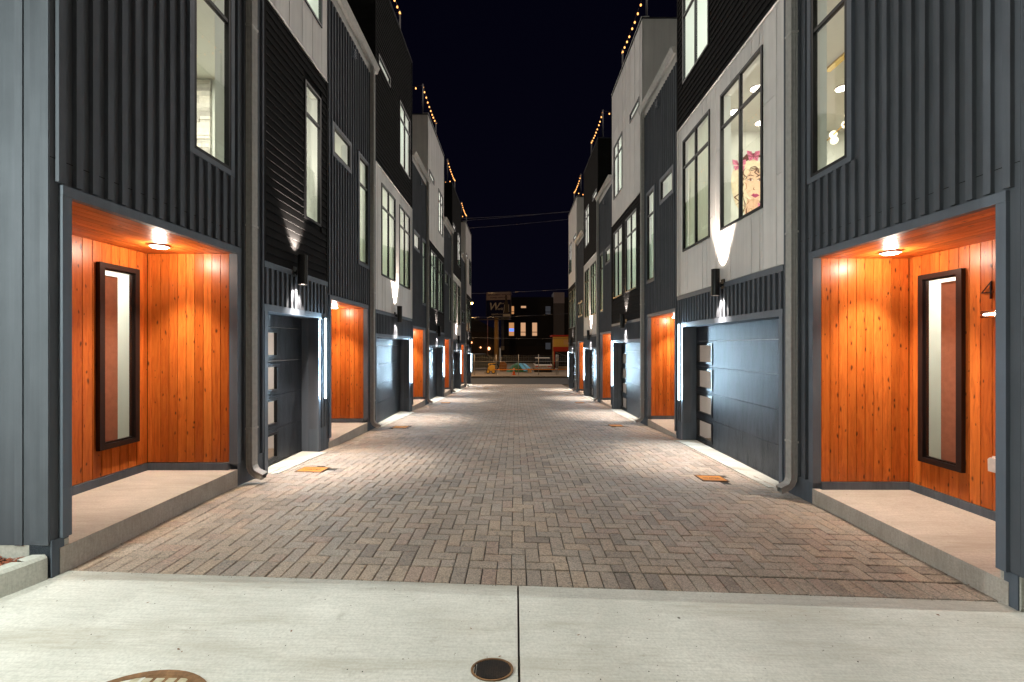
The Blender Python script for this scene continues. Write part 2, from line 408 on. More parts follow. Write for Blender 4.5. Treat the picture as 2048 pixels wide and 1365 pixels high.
# paving: herringbone field, a border each side and a soldier course at the mouth
P = (WRX - WLX - .42) / 56
def paver_mesh(l, w, th=.055, ch=.0045):
    bm = bmesh.new(); g = .0055
    x, y = l / 2 - g / 2, w / 2 - g / 2
    rings = [(x, y, -th), (x, y, -ch), (x - ch, y - ch, 0)]
    vv = [[bm.verts.new((sx * rx, sy * ry, rz)) for sx, sy in ((-1, -1), (1, -1), (1, 1), (-1, 1))] for rx, ry, rz in rings]
    for a, b in zip(vv[:-1], vv[1:]):
        for k in range(4): bm.faces.new((a[k], a[(k + 1) % 4], b[(k + 1) % 4], b[k]))
    bm.faces.new(vv[-1])
    me = bpy.data.meshes.new('paver'); bm.to_mesh(me); bm.free(); me.materials.append(M['paver']); return me
PM = {'h': paver_mesh(2 * P, P), 'v': paver_mesh(P, 2 * P), 's': paver_mesh(P, P), 'b': paver_mesh(.205, P), 'd': paver_mesh(.1035, .205)}
pavers = []
FX, FY = WLX + .21, FRONT + .212
NY = int((29.35 - FY) / P)
for j in range(NY):
    for i in range(56):
        m = (i - j) % 4
        if m == 0:
            if i + 1 < 56: pavers.append(('h', FX + (i + 1) * P, FY + (j + .5) * P))
            else: pavers.append(('s', FX + (i + .5) * P, FY + (j + .5) * P))
        elif m == 1:
            if i == 0: pavers.append(('s', FX + .5 * P, FY + (j + .5) * P))
        elif m == 3:
            if j + 1 < NY: pavers.append(('v', FX + (i + .5) * P, FY + (j + 1) * P))
            else: pavers.append(('s', FX + (i + .5) * P, FY + (j + .5) * P))
        elif j == 0: pavers.append(('s', FX + (i + .5) * P, FY + .5 * P))
    for x in (WLX + .104, WRX - .104): pavers.append(('b', x, FY + (j + .5) * P))
nsol = int((WRX - WLX) / .1035)
for i in range(nsol): pavers.append(('d', WLX + (i + .5) * (WRX - WLX) / nsol, FRONT + .105))
LIDS = [(-2.60, 5.46, .31, .235), (2.545, 5.50, .31, .235), (-2.52, 9.35, .30, .30), (2.42, 10.2, .30, .30), (-2.5, 15.3, .3, .3), (2.42, 15.9, .3, .3)]
pavers = [p for p in pavers if not any(abs(p[1] - lx) < lw / 2 + .03 and abs(p[2] - ly) < ld / 2 + .03 for lx, ly, lw, ld in LIDS)]
pavers.sort(key=lambda p: p[2] ** 2 + .25 * p[1] ** 2)
paving = bpy.data.objects.new('brick_paving', None); COL.objects.link(paving); paving['kind'] = 'structure'
rest = MB()
for k, (t, x, y) in enumerate(pavers):
    yy = y + skew(x) * max(0, 1 - (y - FRONT) / 1.0) + rnd.uniform(-.0012, .0012); xx = x + rnd.uniform(-.0012, .0012)
    z = ground(xx, yy) + rnd.uniform(-.0018, .0018)
    e = .1
    rot = (math.atan2(ground(xx, yy + e) - ground(xx, yy - e), 2 * e) + rnd.gauss(0, .006), -math.atan2(ground(xx + e, yy) - ground(xx - e, yy), 2 * e) + rnd.gauss(0, .008), rnd.gauss(0, .007))
    if k < 300:
        o = bpy.data.objects.new('paver', PM[t]); COL.objects.link(o); o.location = (xx, yy, z); o.rotation_euler = rot; o.parent = paving
    else:
        i0 = len(rest.v); rx, ry, rz = rot; me = PM[t]
        for v in me.vertices:
            c = v.co; rest.v.append((xx + c.x - rz * c.y, yy + c.y + rz * c.x, z + c.z + c.y * rx - c.x * ry))
        for p in me.polygons: rest.f.append(tuple(i0 + q for q in p.vertices)); rest.smooth.append(False)
rm = bpy.data.meshes.new('paver_field'); rm.from_pydata(rest.v, [], rest.f); rm.materials.append(M['paver'])
ro = bpy.data.objects.new('paver_field', rm); COL.objects.link(ro); ro.parent = paving; ro['kind'] = 'stuff'

# ------------------------------------------------------------------ houses
class House:
    """s = metres along the lane from the house's start, v = depth into the house (0 = wall face), z local to the porch header"""
    def __init__(h, side, idx, Y0, zH, name, label, group, w, detail):
        h.sg = -1 if side == 'L' else 1; h.w = w; h.Y0 = Y0; h.zH = zH; h.detail = detail; h.side = side
        h.g = ground(h.sg * w, Y0 + 1)
        h.root = empty(name, (h.sg * w, Y0, h.g), label, 'townhouse', group)
        h.bulk = {}
    def pt(h, v, s, z): return (h.sg * (h.w + v), h.Y0 + s, h.zH + z)
    def box(h, mb, v0, v1, s0, s1, z0, z1): mb.box(h.pt(v0, s0, z0), h.pt(v1, s1, z1))
    def piece(h, name, m, v0, v1, s0, s1, z0, z1, single=None):
        if s1 - s0 < .004 or z1 - z0 < .004: return None
        if (h.detail if single is None else single): return piece(name, m, h.pt(v0, s0, z0), h.pt(v1, s1, z1), h.root)
        mb = h.bulk.setdefault((name, m.name), (MB(), m))[0]; h.box(mb, v0, v1, s0, s1, z0, z1)
    def part(h, name, m, v0, v1, s0, s1, z0, z1, parent=None, **kw):
        mb = MB(); h.box(mb, v0, v1, s0, s1, z0, z1); return mb.build(name, m, parent or h.root, h.pt((v0 + v1) / 2, (s0 + s1) / 2, (z0 + z1) / 2), **kw)
    def flush(h):
        for (name, _), (mb, m) in h.bulk.items(): mb.build(name, m, h.root, h.pt(0, 1, 0), kind='stuff')
    def grid(h, mb, v0, v1, s0, s1, z0, z1, holes):
        S = sorted({s0, s1, *[min(max(q, s0), s1) for o in holes for q in o[:2]]}); Z = sorted({z0, z1, *[min(max(q, z0), z1) for o in holes for q in o[2:4]]})
        inside = lambda s, z: s0 < s < s1 and z0 < z < z1 and not any(o[0] < s < o[1] and o[2] < z < o[3] for o in holes)
        for a, b in zip(S[:-1], S[1:]):
            for c, d in zip(Z[:-1], Z[1:]):
                if not inside((a + b) / 2, (c + d) / 2): continue
                q = lambda *t: mb.face([h.pt(*x) for x in t])
                q((v0, a, c), (v0, b, c), (v0, b, d), (v0, a, d)); q((v1, a, c), (v1, b, c), (v1, b, d), (v1, a, d))
                e = 1e-4
                if not inside(a - e, (c + d) / 2): q((v0, a, c), (v1, a, c), (v1, a, d), (v0, a, d))
                if not inside(b + e, (c + d) / 2): q((v0, b, c), (v1, b, c), (v1, b, d), (v0, b, d))
                if not inside((a + b) / 2, c - e): q((v0, a, c), (v1, a, c), (v1, b, c), (v0, b, c))
                if not inside((a + b) / 2, d + e): q((v0, a, d), (v1, a, d), (v1, b, d), (v0, b, d))
    def wall(h, m, s0, s1, z0, z1, holes=(), name='wall'):
        mb = MB(); h.grid(mb, 0, .13, s0, s1, z0, z1, holes); return mb.build(name, m, h.root, h.pt(.06, s0, z0))

def cut(a, b, spans):
    """parts of [a,b] outside the given spans"""
    out = [(a, b)]
    for p, q in spans:
        out = [x for (c, d) in out for x in ((c, min(d, p)), (max(c, q), d)) if x[1] - x[0] > .012]
    return out
def battens(h, s0, s1, z0, z1, holes, pitch=.1135, phase=.03):
    s = s0 + phase
    while s < s1 - .02:
        sp = [(o[2] - .055, o[3] + .055) for o in holes if s + .045 > o[0] - .055 and s < o[1] + .055]
        for a, b in cut(z0, z1, sp): h.piece('batten', M['siding'], -.030, -.001, s, min(s + .045, s1), a, b)
        s += pitch
def trim_round(h, o, m, t=.055, vout=-.034, sides='lrtb'):
    a, b, c, d = o[:4]
    if 't' in sides: h.piece('trim_board', m, vout, -.002, a - t, b + t, d, d + t)
    if 'b' in sides: h.piece('trim_board', m, vout, -.002, a - t, b + t, c - t, c)
    if 'l' in sides: h.piece('trim_board', m, vout, -.002, a - t, a, c, d)
    if 'r' in sides: h.piece('trim_board', m, vout, -.002, b, b + t, c, d)
_lap = {}
def lap_mesh(sg):
    if sg not in _lap:
        b = MB(); q = lambda t: -sg * t
        b.prism([(q(.001), 0), (q(.026), .0), (q(.0265), .012), (q(.009), 1.06), (q(.001), 1.06)], 'y', -.5, .5)
        me = bpy.data.meshes.new('lap_board'); me.from_pydata(b.v, [], b.f); me.materials.append(M['black'])
        bm = bmesh.new(); bm.from_mesh(me); bmesh.ops.recalc_face_normals(bm, faces=bm.faces); bm.to_mesh(me); bm.free(); _lap[sg] = me
    return _lap[sg]
def laps(h, s0, s1, z0, z1, holes, e=.105):
    z = z0
    while z < z1 - .03:
        t = min(e, z1 - z)
        sp = [(o[0] - .03, o[1] + .03) for o in holes if z + t > o[2] - .02 and z < o[3] + .02]
        for a, b in cut(s0, s1, sp):
            if h.detail:
                o = bpy.data.objects.new('lap_board', lap_mesh(h.sg)); COL.objects.link(o); o.parent = h.root
                o.scale = (1, b - a, t); o.location = Vector(h.pt(0, (a + b) / 2, z)) - wloc(h.root)
            else:
                mb = h.bulk.setdefault(('lap_board', 'black'), (MB(), M['black']))[0]
                X = lambda v: h.sg * (h.w + v)
                mb.prism([(X(-.001), h.zH + z), (X(-.026), h.zH + z), (X(-.0265), h.zH + z + .012 * t), (X(-.009), h.zH + z + 1.06 * t), (X(-.001), h.zH + z + 1.06 * t)], 'y', h.Y0 + a, h.Y0 + b)
        z += e
def panels(h, s0, s1, z0, z1, holes, joints, zj=()):
    S = sorted({s0, s1, *[j for j in joints if s0 < j < s1], *[q for o in holes for q in o[:2] if s0 < q < s1]})
    g = .0035
    for a, b in zip(S[:-1], S[1:]):
        if b - a < .03: continue
        inner = [o for o in holes if o[0] < (a + b) / 2 < o[1]]
        for c, d in cut(z0, z1, [(o[2], o[3]) for o in inner]):
            zz = [c] + [q for i, q in enumerate(zj) if c + .2 < q < d - .2 and (int(a * 7) + i) % 2 == 0] + [d]
            for e, f in zip(zz[:-1], zz[1:]): h.piece('wall_panel', M['white'], -.013, -.001, a + g, b - g, e + g, f - g)
    # thin cover strips where the sheets meet
    for j in joints:
        if not s0 < j < s1: continue
        for c, d in cut(z0, z1, [(o[2] - .05, o[3] + .05) for o in holes if o[0] - .02 < j < o[1] + .02]):
            h.piece('panel_strip', M['white'], -.018, -.013, j - .014, j + .014, c + .004, d - .004)

def window(h, a, b, c, d, transom=None, mull=True, v=0.0, m=None, t=.034, shade=False):
    m = m or M['frame']; mb = MB()
    f0, f1 = v - .030, v + .02
    h.box(mb, f0, f1, a, a + t, c, d); h.box(mb, f0, f1, b - t, b, c, d)
    h.box(mb, f0, f1, a + t, b - t, c, c + t); h.box(mb, f0, f1, a + t, b - t, d - t, d)
    o = mb.build('window', m, h.root, h.pt(v, a, c))
    if v == 0:
        x = MB(); l0, l1, lt = v + .0205, v + .139, .006
        h.box(x, l0, l1, a + .001, a + lt, c, d); h.box(x, l0, l1, b - lt, b - .001, c, d); h.box(x, l0, l1, a + lt, b - lt, c + .001, c + lt); h.box(x, l0, l1, a + lt, b - lt, d - lt, d - .001)
        x.build('window_lining', M['room'], o, h.pt(v, a, c))
    if shade:
        x = MB(); h.box(x, v + .085, v + .0865, a + .02, b - .02, c + .015, d - .012); x.build('roller_shade', M['shade'], o, h.pt(v + .09, a, c))
    e = .018; f0 += .006
    if transom:
        x = MB(); h.box(x, f0, f1, a + t, b - t, transom - e, transom + e); x.build('transom_bar', m, o, h.pt(v, a, transom))
    cs = [a + t, b - t] if not mull else [a + t, (a + b) / 2, b - t]
    zs = [c + t, d - t] if not transom else [c + t, transom, d - t]
    if mull:
        x = MB(); k = (a + b) / 2
        for z0, z1 in zip(zs[:-1], zs[1:]):
            h.box(x, f0, f1, k - e, k + e, z0 + (e if z0 == transom else 0), z1 - (e if z1 == transom else 0))
        x.build('mullion', m, o, h.pt(v, k, c))
    for s0, s1 in zip(cs[:-1], cs[1:]):
        for z0, z1 in zip(zs[:-1], zs[1:]):
            x = MB(); vv = v - .008
            x.face([h.pt(vv, s0, z0), h.pt(vv, s1, z0), h.pt(vv, s1, z1), h.pt(vv, s0, z1)])
            x.build('pane', M['glass'], o, h.pt(vv, s0, z0))
    return o

def room(h, s0, s1, z0, z1, depth, m, power, color, nlights=2, v0=.14):
    mb = MB(); q = lambda *t: mb.face([h.pt(*x) for x in t]); v1 = v0 + depth
    q((v1, s0, z0), (v1, s1, z0), (v1, s1, z1), (v1, s0, z1)); q((v0, s0, z0), (v1, s0, z0), (v1, s0, z1), (v0, s0, z1))
    q((v0, s1, z0), (v1, s1, z0), (v1, s1, z1), (v0, s1, z1)); q((v0, s0, z1), (v1, s0, z1), (v1, s1, z1), (v0, s1, z1))
    mb.build('room_walls', m, h.root, h.pt(v0, s0, z0))
    fb = MB(); fb.face([h.pt(v0, s0, z0), h.pt(v1, s0, z0), h.pt(v1, s1, z0), h.pt(v0, s1, z0)]); fb.build('room_floor', M['room_floor'], h.root, h.pt(v0, s0, z0))
    if power:
        light('room_light', 'AREA', h.pt((v0 + v1) / 2, (s0 + s1) / 2, z1 - .06), power, color, h.root, (0, 0, -1), shape='RECTANGLE', size=depth * .6, size_y=(s1 - s0) * .6)

def sconce(h, s, label):
    z0, z1 = h.zH - .165, h.zH + .24; zc = h.zH + .03
    X = lambda v: h.sg * (h.w + v); y = h.Y0 + s; c = -.135
    root = empty('wall_sconce', (X(0), y, zc), label, 'wall lamp', 'black cylinder lamps over the garages')
    b = MB(); b.cyl((X(c), y, z0), (X(c), y, z1), .062, 24, caps=False); b.cyl((X(c), y, z0), (X(c), y, z1), .056, 24, caps=False)
    n = 24
    for z in (z0, z1):
        for k in range(n):
            a, a2 = 2 * math.pi * k / n, 2 * math.pi * (k + 1) / n
            b.face([(X(c) + r * math.cos(t), y + r * math.sin(t), z) for r, t in ((.056, a), (.062, a), (.062, a2), (.056, a2))])
    b.build('lamp_body', M['lamp'], root, (X(c), y, zc))
    b = MB(); b.cyl((X(-.03), y, zc - .03), (X(c + .05), y, zc - .03), .02, 12); b.cyl((X(-.055), y, zc + .01), (X(-.055), y, zc - .07), .012, 8); b.build('lamp_arm', M['lamp'], root, (X(-.05), y, zc))
    b = MB(); b.box((X(-.03), y - .05, zc - .085), (X(-.012), y + .05, zc + .055)); b.build('wall_plate', M['lamp'], root, (X(-.02), y, zc))
    for z, sz, p, p2 in ((z1 - .012, 1, P_SPOT_UP, P_BEAM_UP), (z0 + .012, -1, P_SPOT_DN, P_BEAM_DN)):
        b = MB(); b.cyl((X(c), y, z), (X(c), y, z - sz * .02), .054, 20); b.build('lens', M['spot_lens'], root, (X(c), y, z))
        t = R(25); light('beam', 'SPOT', (X(c), y, z + sz * .016), p, (1, .87, .76), root, (h.sg * math.sin(t), 0, sz * math.cos(t)), spot_size=R(82), spot_blend=.45, shadow_soft_size=.012)
        t = R(12 if sz > 0 else -9); light('beam', 'SPOT', (X(c), y, z + sz * .016), p2, (1, .87, .76), root, (h.sg * math.sin(t), 0, sz * math.cos(t)), spot_size=R(70), spot_blend=(.5 if sz > 0 else .9), shadow_soft_size=.012)
def led_strip(h, s, z0, z1, label):
    X = lambda v: h.sg * (h.w + v); y = h.Y0 + s
    root = empty('led_strip', (X(-.02), y, h.zH + z0), label, 'strip light', 'white light strips beside the garages')
    b = MB(); b.box((X(-.024), y - .02, h.zH + z0 - .02), (X(-.045), y + .02, h.zH + z1 + .02)); b.build('strip_channel', M['lamp'], root, (X(-.03), y, h.zH + z0))
    b = MB(); b.box((X(-.045), y - .012, h.zH + z0), (X(-.066), y + .012, h.zH + z1)); b.build('strip_diffuser', M['led'], root, (X(-.06), y, h.zH + z0))
    light('strip_glow', 'AREA', (X(-.072), y - .004, h.zH + (z0 + z1) / 2), P_LED, (.55, .80, 1.0), root, (-h.sg * .28, -.96, 0), shape='RECTANGLE', size=.02, size_y=z1 - z0)
def downlight(h, v, s, label):
    x, y, z = h.pt(v, s, -.012)
    root = empty('porch_downlight', (x, y, z), label, 'ceiling light', 'recessed lights in the porch ceilings')
    b = MB(); b.cyl((x, y, z - .004), (x, y, z + .004), .085, 28); b.build('trim_ring', M['plastic'], root, (x, y, z))
    b = MB(); b.cyl((x, y, z - .016), (x, y, z - .004), .060, 24, .072); b.build('lens', M['disc'], root, (x, y, z))
    light('glow', 'SPOT', (x, y, z - .03), P_PORCH, (1.0, .84, .68), root, (0, 0, -1), spot_size=R(82), spot_blend=1.0, shadow_soft_size=.05)
    light('spill', 'POINT', (x, y, z - .05), P_PORCH_W, (1.0, .84, .68), root, shadow_soft_size=.03)
def downspout(h, s, ztop):
    X = lambda v: h.sg * (h.w + v); y = h.Y0 + s; gz = ground(X(-.2), y)
    path = [(-.068, h.zH + ztop, 0), (-.068, gz + .24, 0), (-.072, gz + .19, 0), (-.095, gz + .145, -.006), (-.13, gz + .118, -.015), (-.235, gz + .085, -.045)]
    # fluted rectangular section: 8 ridges a side
    sec = []
    W, D = .05, .036
    for i in range(8): sec.append((-W + 2 * W * i / 8, -D + (.005 if i % 2 else 0)))
    for i in range(5): sec.append((W - (.004 if i % 2 else 0), -D + 2 * D * i / 5))
    for i in range(8): sec.append((W - 2 * W * i / 8, D - (.005 if i % 2 else 0)))
    for i in range(5): sec.append((-W + (.004 if i % 2 else 0), D - 2 * D * i / 5))
    mb = MB(); prev = None; n = len(sec)
    for i, (v, z, dy) in enumerate(path):
        a = path[max(0, i - 1)]; b = path[min(len(path) - 1, i + 1)]
        t = Vector((b[0] - a[0], b[1] - a[1])).normalized()   # in (v,z)
        nrm = Vector((-t.y, t.x))
        ring = []
        for p, q in sec:
            ring.append((X(v + nrm.x * q), y + dy + p, z + nrm.y * q))
        i0 = len(mb.v); mb.v += ring
        if prev is not None:
            for k in range(n): mb.f.append((prev + k, prev + (k + 1) % n, i0 + (k + 1) % n, i0 + k)); mb.smooth.append(False)
        prev = i0
    o = mb.build('downspout', M['pipe'], h.root, (X(-.06), y, gz + 1))
    sm = o.modifiers.new('wall', 'SOLIDIFY'); sm.thickness = .003
    for z in (gz + .62, h.zH + .35, h.zH + 2.6):
        b = MB(); b.box((X(-.022), y - .058, z - .012), (X(-.108), y + .058, z + .012)); b.build('pipe_strap', M['pipe'], o, (X(-.06), y, z))

def gutter(h, s0, s1, z):
    X = lambda v: h.sg * (h.w + v)
    mb = MB(); out = [(-.004, z + .13), (-.13, z + .13), (-.137, z + .118), (-.11, z + .07), (-.085, z), (-.004, z)]
    mb.prism([(X(a), h.zH + b if False else b + h.zH) for a, b in out], 'y', h.Y0 + s0, h.Y0 + s1)
    o = mb.build('gutter', M['gutter'], h.root, h.pt(-.06, s0, z))
    mb = MB(); h.box(mb, -.03, -.003, s0, s1, z - .17, z - .002); mb.build('fascia_board', M['gutter'], h.root, h.pt(-.02, s0, z - .1))

def garage_door(h, a, b, z0, z1, near):
    v = .235
    back = MB(); h.box(back, v + .05, v + .062, a - .05, b + .05, z1 - .04, z1 + .02)
    root = back.build('garage_door', M['frame'], h.root, h.pt(v + .055, a, z1))
    wa, wb = (a + .07, a + .66) if near else (b - .66, b - .07)
    ph = .463; z = z0; k = 0
    while z < z1 - .05:
        t = min(z + ph, z1); holes = []
        if t - z > .4: holes = [(wa, wb, z + .06, t - .055)]
        mb = MB(); h.grid(mb, v, v + .04, a + .004, b - .004, z + .002, t - .003, holes)
        mb.build('door_panel', M['door'], root, h.pt(v, a, z))
        for o in holes:
            f = MB(); e = .022
            h.box(f, v - .014, v + .03, o[0] - .012, o[0] + e, o[2] - .012, o[3] + .012); h.box(f, v - .014, v + .03, o[1] - e, o[1] + .012, o[2] - .012, o[3] + .012)
            h.box(f, v - .014, v + .03, o[0] + e, o[1] - e, o[2] - .012, o[2] + e); h.box(f, v - .014, v + .03, o[0] + e, o[1] - e, o[3] - e, o[3] + .012)
            f.build('door_window_frame', M['frame'], root, h.pt(v, o[0], o[2]))
            f = MB(); f.face([h.pt(v + .012, o[0] + e, o[2] + e), h.pt(v + .012, o[1] - e, o[2] + e), h.pt(v + .012, o[1] - e, o[3] - e), h.pt(v + .012, o[0] + e, o[3] - e)])
            f.build('door_pane', M['glass'], root, h.pt(v, o[0], o[2]))
        z = t; k += 1
    # weather strip and recess lining
    h.part('threshold_seal', M['frame'], v - .01, v + .03, a + .01, b - .01, z0 - .03, z0 + .004)
    for s0, s1 in ((a - .045, a - .001), (b + .001, b + .045)): h.part('jamb_board', M['trim'], .131, v + .06, s0, s1, z0 - .1, z1 + .05)
    h.part('head_board', M['trim'], .131, v + .06, a - .04, b + .04, z1 + .001, z1 + .06)
    # sloping threshold of pale concrete
    mb = MB(); X = lambda q: h.sg * (h.w + q)
    n = 6
    for i in range(n):
        s0, s1 = a + (b - a) * i / n, a + (b - a) * (i + 1) / n
        g0, g1 = ground(X(-.15), h.Y0 + s0) + .012, ground(X(-.15), h.Y0 + s1) + .012
        zz = h.zH + z0 - .02
        top = [(X(-.15), h.Y0 + s0, g0), (X(-.15), h.Y0 + s1, g1), (X(v + .1), h.Y0 + s1, zz), (X(v + .1), h.Y0 + s0, zz)]
        mb.face(top)
        mb.face([(X(-.15), h.Y0 + s0, g0), (X(-.15), h.Y0 + s1, g1), (X(-.15), h.Y0 + s1, g1 - .1), (X(-.15), h.Y0 + s0, g0 - .1)])
        if i == 0: mb.face([top[0], top[3], (X(v + .1), h.Y0 + s0, zz - .2), (X(-.15), h.Y0 + s0, g0 - .2)])
        if i == n - 1: mb.face([top[1], top[2], (X(v + .1), h.Y0 + s1, zz - .2), (X(-.15), h.Y0 + s1, g1 - .2)])
    mb.build('garage_threshold', M['curbc'], h.root, h.pt(0, a, z0))

def porch(h, a, b, D, zs, zb):
    """recessed entry: cedar lined walls and soffit, slab, narrow window"""
    # window hole on the back wall
    wa, wb, wz0, wz1 = 1.27, 1.70, zs + .345, (-.20 if h.side == 'L' else -.21)
    base = zs + .085
    sh = MB()
    q = lambda *t: sh.face([h.pt(*x) for x in t])
    e = .03
    q((.13, a - e, zs - .3), (D + e, a - e, zs - .3), (D + e, a - e, .04), (.13, a - e, .04)); q((.13, b + e, zs - .3), (D + e, b + e, zs - .3), (D + e, b + e, .04), (.13, b + e, .04))
    q((.13, a - e, .04), (D + e, a - e, .04), (D + e, b + e, .04), (.13, b + e, .04))
    h.grid(sh, D + .022, D + .03, a - e, b + e, zs - .3, .04, [(wa, wb, wz0, wz1)])
    sh.build('porch_shell', M['dark'], h.root, h.pt(D, a, zs))
    W = M['wood']; pw = .0935; g = .0030
    # back wall boards
    s = a
    while s < b - .005:
        t = min(s + pw, b - .001)
        over = t - g > wa and s + g < wb
        for c, d in cut(base, -.002, [(wz0, wz1)] if over else []): h.piece('plank', W, D, D + .02, s + g, t - g, c, d)
        if over:
            for p, q2 in cut(s + g, t - g, [(wa, wb)]): h.piece('plank', W, D, D + .02, p, q2, wz0, wz1)
        s += pw
    # end walls
    v = .062
    while v < D - .004:
        t = min(v + pw, D - .001)
        h.piece('plank', W, v + g, t - g, b, b + .02, base, -.002); h.piece('plank', W, v + g, t - g, a - .02, a, base, -.002)
        v += pw
    v = .03
    while v < D:
        t = min(v + pw, D + .02); h.piece('soffit_plank', M['soffit'], v + g, t - g, a - .02, b + .02, .0005, .02); v += pw
    # skirting and jamb returns
    h.part('base_trim', M['base'], D - .014, D + .02, a, b - .001, zs - .05, base - .006)
    h.part('base_trim', M['base'], .062, D - .015, b - .014, b + .02, zs - .05, base - .006)
    h.part('base_trim', M['base'], .062, D - .015, a - .02, a + .014, zs - .05, base - .006)
    h.part('jamb_board', M['trim'], -.028, .06, b + .0005, b + .06, base - .02, .0)
    h.part('jamb_board', M['trim'], -.028, .06, a - .06, a - .0005, base - .02, .0)
    h.part('header_board', M['trim'], -.030, .028, a - .06, b + .06, .001, .07)
    h.part('porch_slab', M['concrete'], -.012, D + .02, a - .06, b + .03, zs - .42, zs)
    window(h, wa, wb, wz0, wz1, None, False, D - .012, M['brown_frame'], .05)
    # inner rebate of that frame
    mb = MB(); t0, t1 = .05, .066
    for x in ((wa + t0, wa + t1, wz0 + t0, wz1 - t0), (wb - t1, wb - t0, wz0 + t0, wz1 - t0), (wa + t1, wb - t1, wz0 + t0, wz0 + t1), (wa + t1, wb - t1, wz1 - t1, wz1 - t0)):
        h.box(mb, D - .02, D + .012, *x)
    mb.build('window_stop', M['brown_frame'], h.root, h.pt(D, wa, wz0))
    h.part('inner_door_edge', M['cabinet'], D + .085, D + .12, wa - .2, wa + .315, zs + .005, -.30)
    room(h, wa - .25, wb + .25, zs, .0, 1.2, M['room'], 9, (1, .92, .82), v0=D + .07)

def build_house(side, idx, Y0, zH, G, ga, gb, low, label, windows3=True, far_variant=None, lamp_labels=None):
    w = 3.05 if side == 'L' else 3.21; D = .95 if side == 'L' else 1.0
    detail = idx <= 2
    grp = 'townhouses along the left of the lane' if side == 'L' else 'townhouses along the right of the lane'
    h = House(side, idx, Y0, zH, 'townhouse', label, grp, w, detail)
    L = side == 'L'
    zs = -2.355 if L else -2.47                  # porch slab
    gf = -2.60 if L else -2.70                   # garage floor
    if idx > 1: zs += .02 if L else .03
    zb = zs + .07; zg = -.58; B = 2.33
    gmin = min(ground(h.sg * w, Y0 + q) for q in (0, G)) - zH - .3
    pa, pb = .115, 1.84
    wide = G > 4.5
    # openings
    tall = (1.37, 1.87, .87, 2.95)
    if L and idx == 1: tall = (1.215, 1.735, .86, 2.95)
    if far_variant == 'two squares': bw = [(.35, .95, 1.3, 1.95), (1.2, 1.8, 1.3, 1.95)]
    elif idx == 1 and L: bw = [tall]
    else: bw = [tall, (.21, .93, 2.46, 2.92)]
    if wide: w2 = [(2.78, 3.90, .85, 2.95), (4.27, 5.38, .85, 2.95)]
    else: w2 = [(3.345, 3.845, .85, 2.85)]
    if wide: w3 = [(4.30, 5.38, 4.03, 5.72), (2.56, 3.45, 5.50, 5.74)]
    else: w3 = [(3.29, 3.885, 3.98, 5.7)]
    zpar = 7.55
    # ---- backing walls
    por = (pa - .02, pb + .02, gmin - 1, .02)
    h.wall(M['siding'], 0, B, zb, 5.1, [(pa - .031, pb + .031, gmin - 1, .0225)] + bw)
    h.wall(M['siding'], B, G, zg, .03, [], 'garage_fascia')
    h.wall(M['siding'], B, ga, zb, zg); h.wall(M['siding'], gb, G, zb, zg)
    for s0, s1 in ((.006, pa - .032), (pb + .032, B), (B + .001, ga), (gb, G)):
        vv = (-.008, .14)
        h.part('foundation', M['base'], *vv, s0, s1, gmin, zb - .001)
    lowm = M['black'] if low == 'lap' else M['white_joint']; upm = M['white_joint'] if low == 'lap' else M['black']
    h.wall(lowm, B, G, .031, 3.25, w2); h.wall(upm, B, G, 3.251, zpar, w3)
    # side face of the top storey, above the lower roof
    mb = MB(); mb.box(h.pt(.131, B, 4.9), h.pt(6.0, B + .12, zpar)); mb.build('side_wall', upm, h.root, h.pt(2, B, 5))
    if low == 'lap':
        v = 0.0
        for k in range(5):
            t = min(v + 1.22, 6.0); h.piece('wall_panel', M['white'], v + .0035, t - .0035, B - .013, B - .001, 4.95, zpar - .004); v = t
    else:
        z = 4.95
        while z < zpar - .02:
            h.piece('lap_board', M['black'], -.0, 6.0, B - .02, B - .001, z + .006, min(z + .105, zpar)); z += .105
    h.part('parapet_cap', M['roof'], -.03, 6.05, B - .03, G - .005, zpar, zpar + .03)
    h.part('parapet_cap', M['gutter'] if low == 'lap' else M['roof'], -.034, .16, B - .034, G - .004, zpar + .031, zpar + .05)
    # low roof of the batten bay, its gutter
    mb = MB(); mb.prism([(h.sg * (w + .0), zH + 5.1), (h.sg * (w + 6), zH + 5.6), (h.sg * (w + 6), zH + 5.7), (h.sg * (w + .0), zH + 5.19)], 'y', Y0 + .002, Y0 + B - .024)
    mb.build('roof', M['roof'], h.root, h.pt(2, 1, 5.1))
    gutter(h, 0.01, B - .03 if idx > 0 else B, 5.10)
    # body behind everything, closes the house
    bk = MB(); h.box(bk, 6.0, 6.1, 0, G, -2.9, zpar - .1); bk.build('rear_wall', M['siding'], h.root, h.pt(6, 0, 0))
    # ---- cladding
    battens(h, 0, B, zb, 5.1 - .17, [(pa - .03, pb + .03, gmin - 2, .03)] + bw)
    fz = zg + .09
    battens(h, B + .02, G - .01, fz, -.045, [])
    battens(h, B + .06, ga - .05, zb, zg - .0, [], .09); battens(h, gb + .09, G - .02, zb, zg, [], .09)
    h.piece('trim_board', M['trim'], -.026, -.002, B + .02, G - .003, -.044, .029)
    h.piece('trim_board', M['trim'], -.029, .02, ga - .08, gb + .08, zg + .001, zg + .085)
    h.piece('trim_board', M['trim'], -.027, .02, ga - .07, ga - .001, gf - .02, zg); h.piece('trim_board', M['trim'], -.027, .02, gb + .001, gb + .07, gf - .02, zg)
    for o in bw: trim_round(h, o, M['trim'])
    j2 = [2.51, 2.87, 3.06, 3.61, 4.08, 4.40, 4.56, 5.2, 5.52] if wide else [2.6, 3.1, 3.6]
    if low == 'lap': laps(h, B + .05, G - .05, .035, 3.245, w2)
    else: panels(h, B + .05, G - .05, .04, 3.245, w2, j2, (1.15, 2.15))
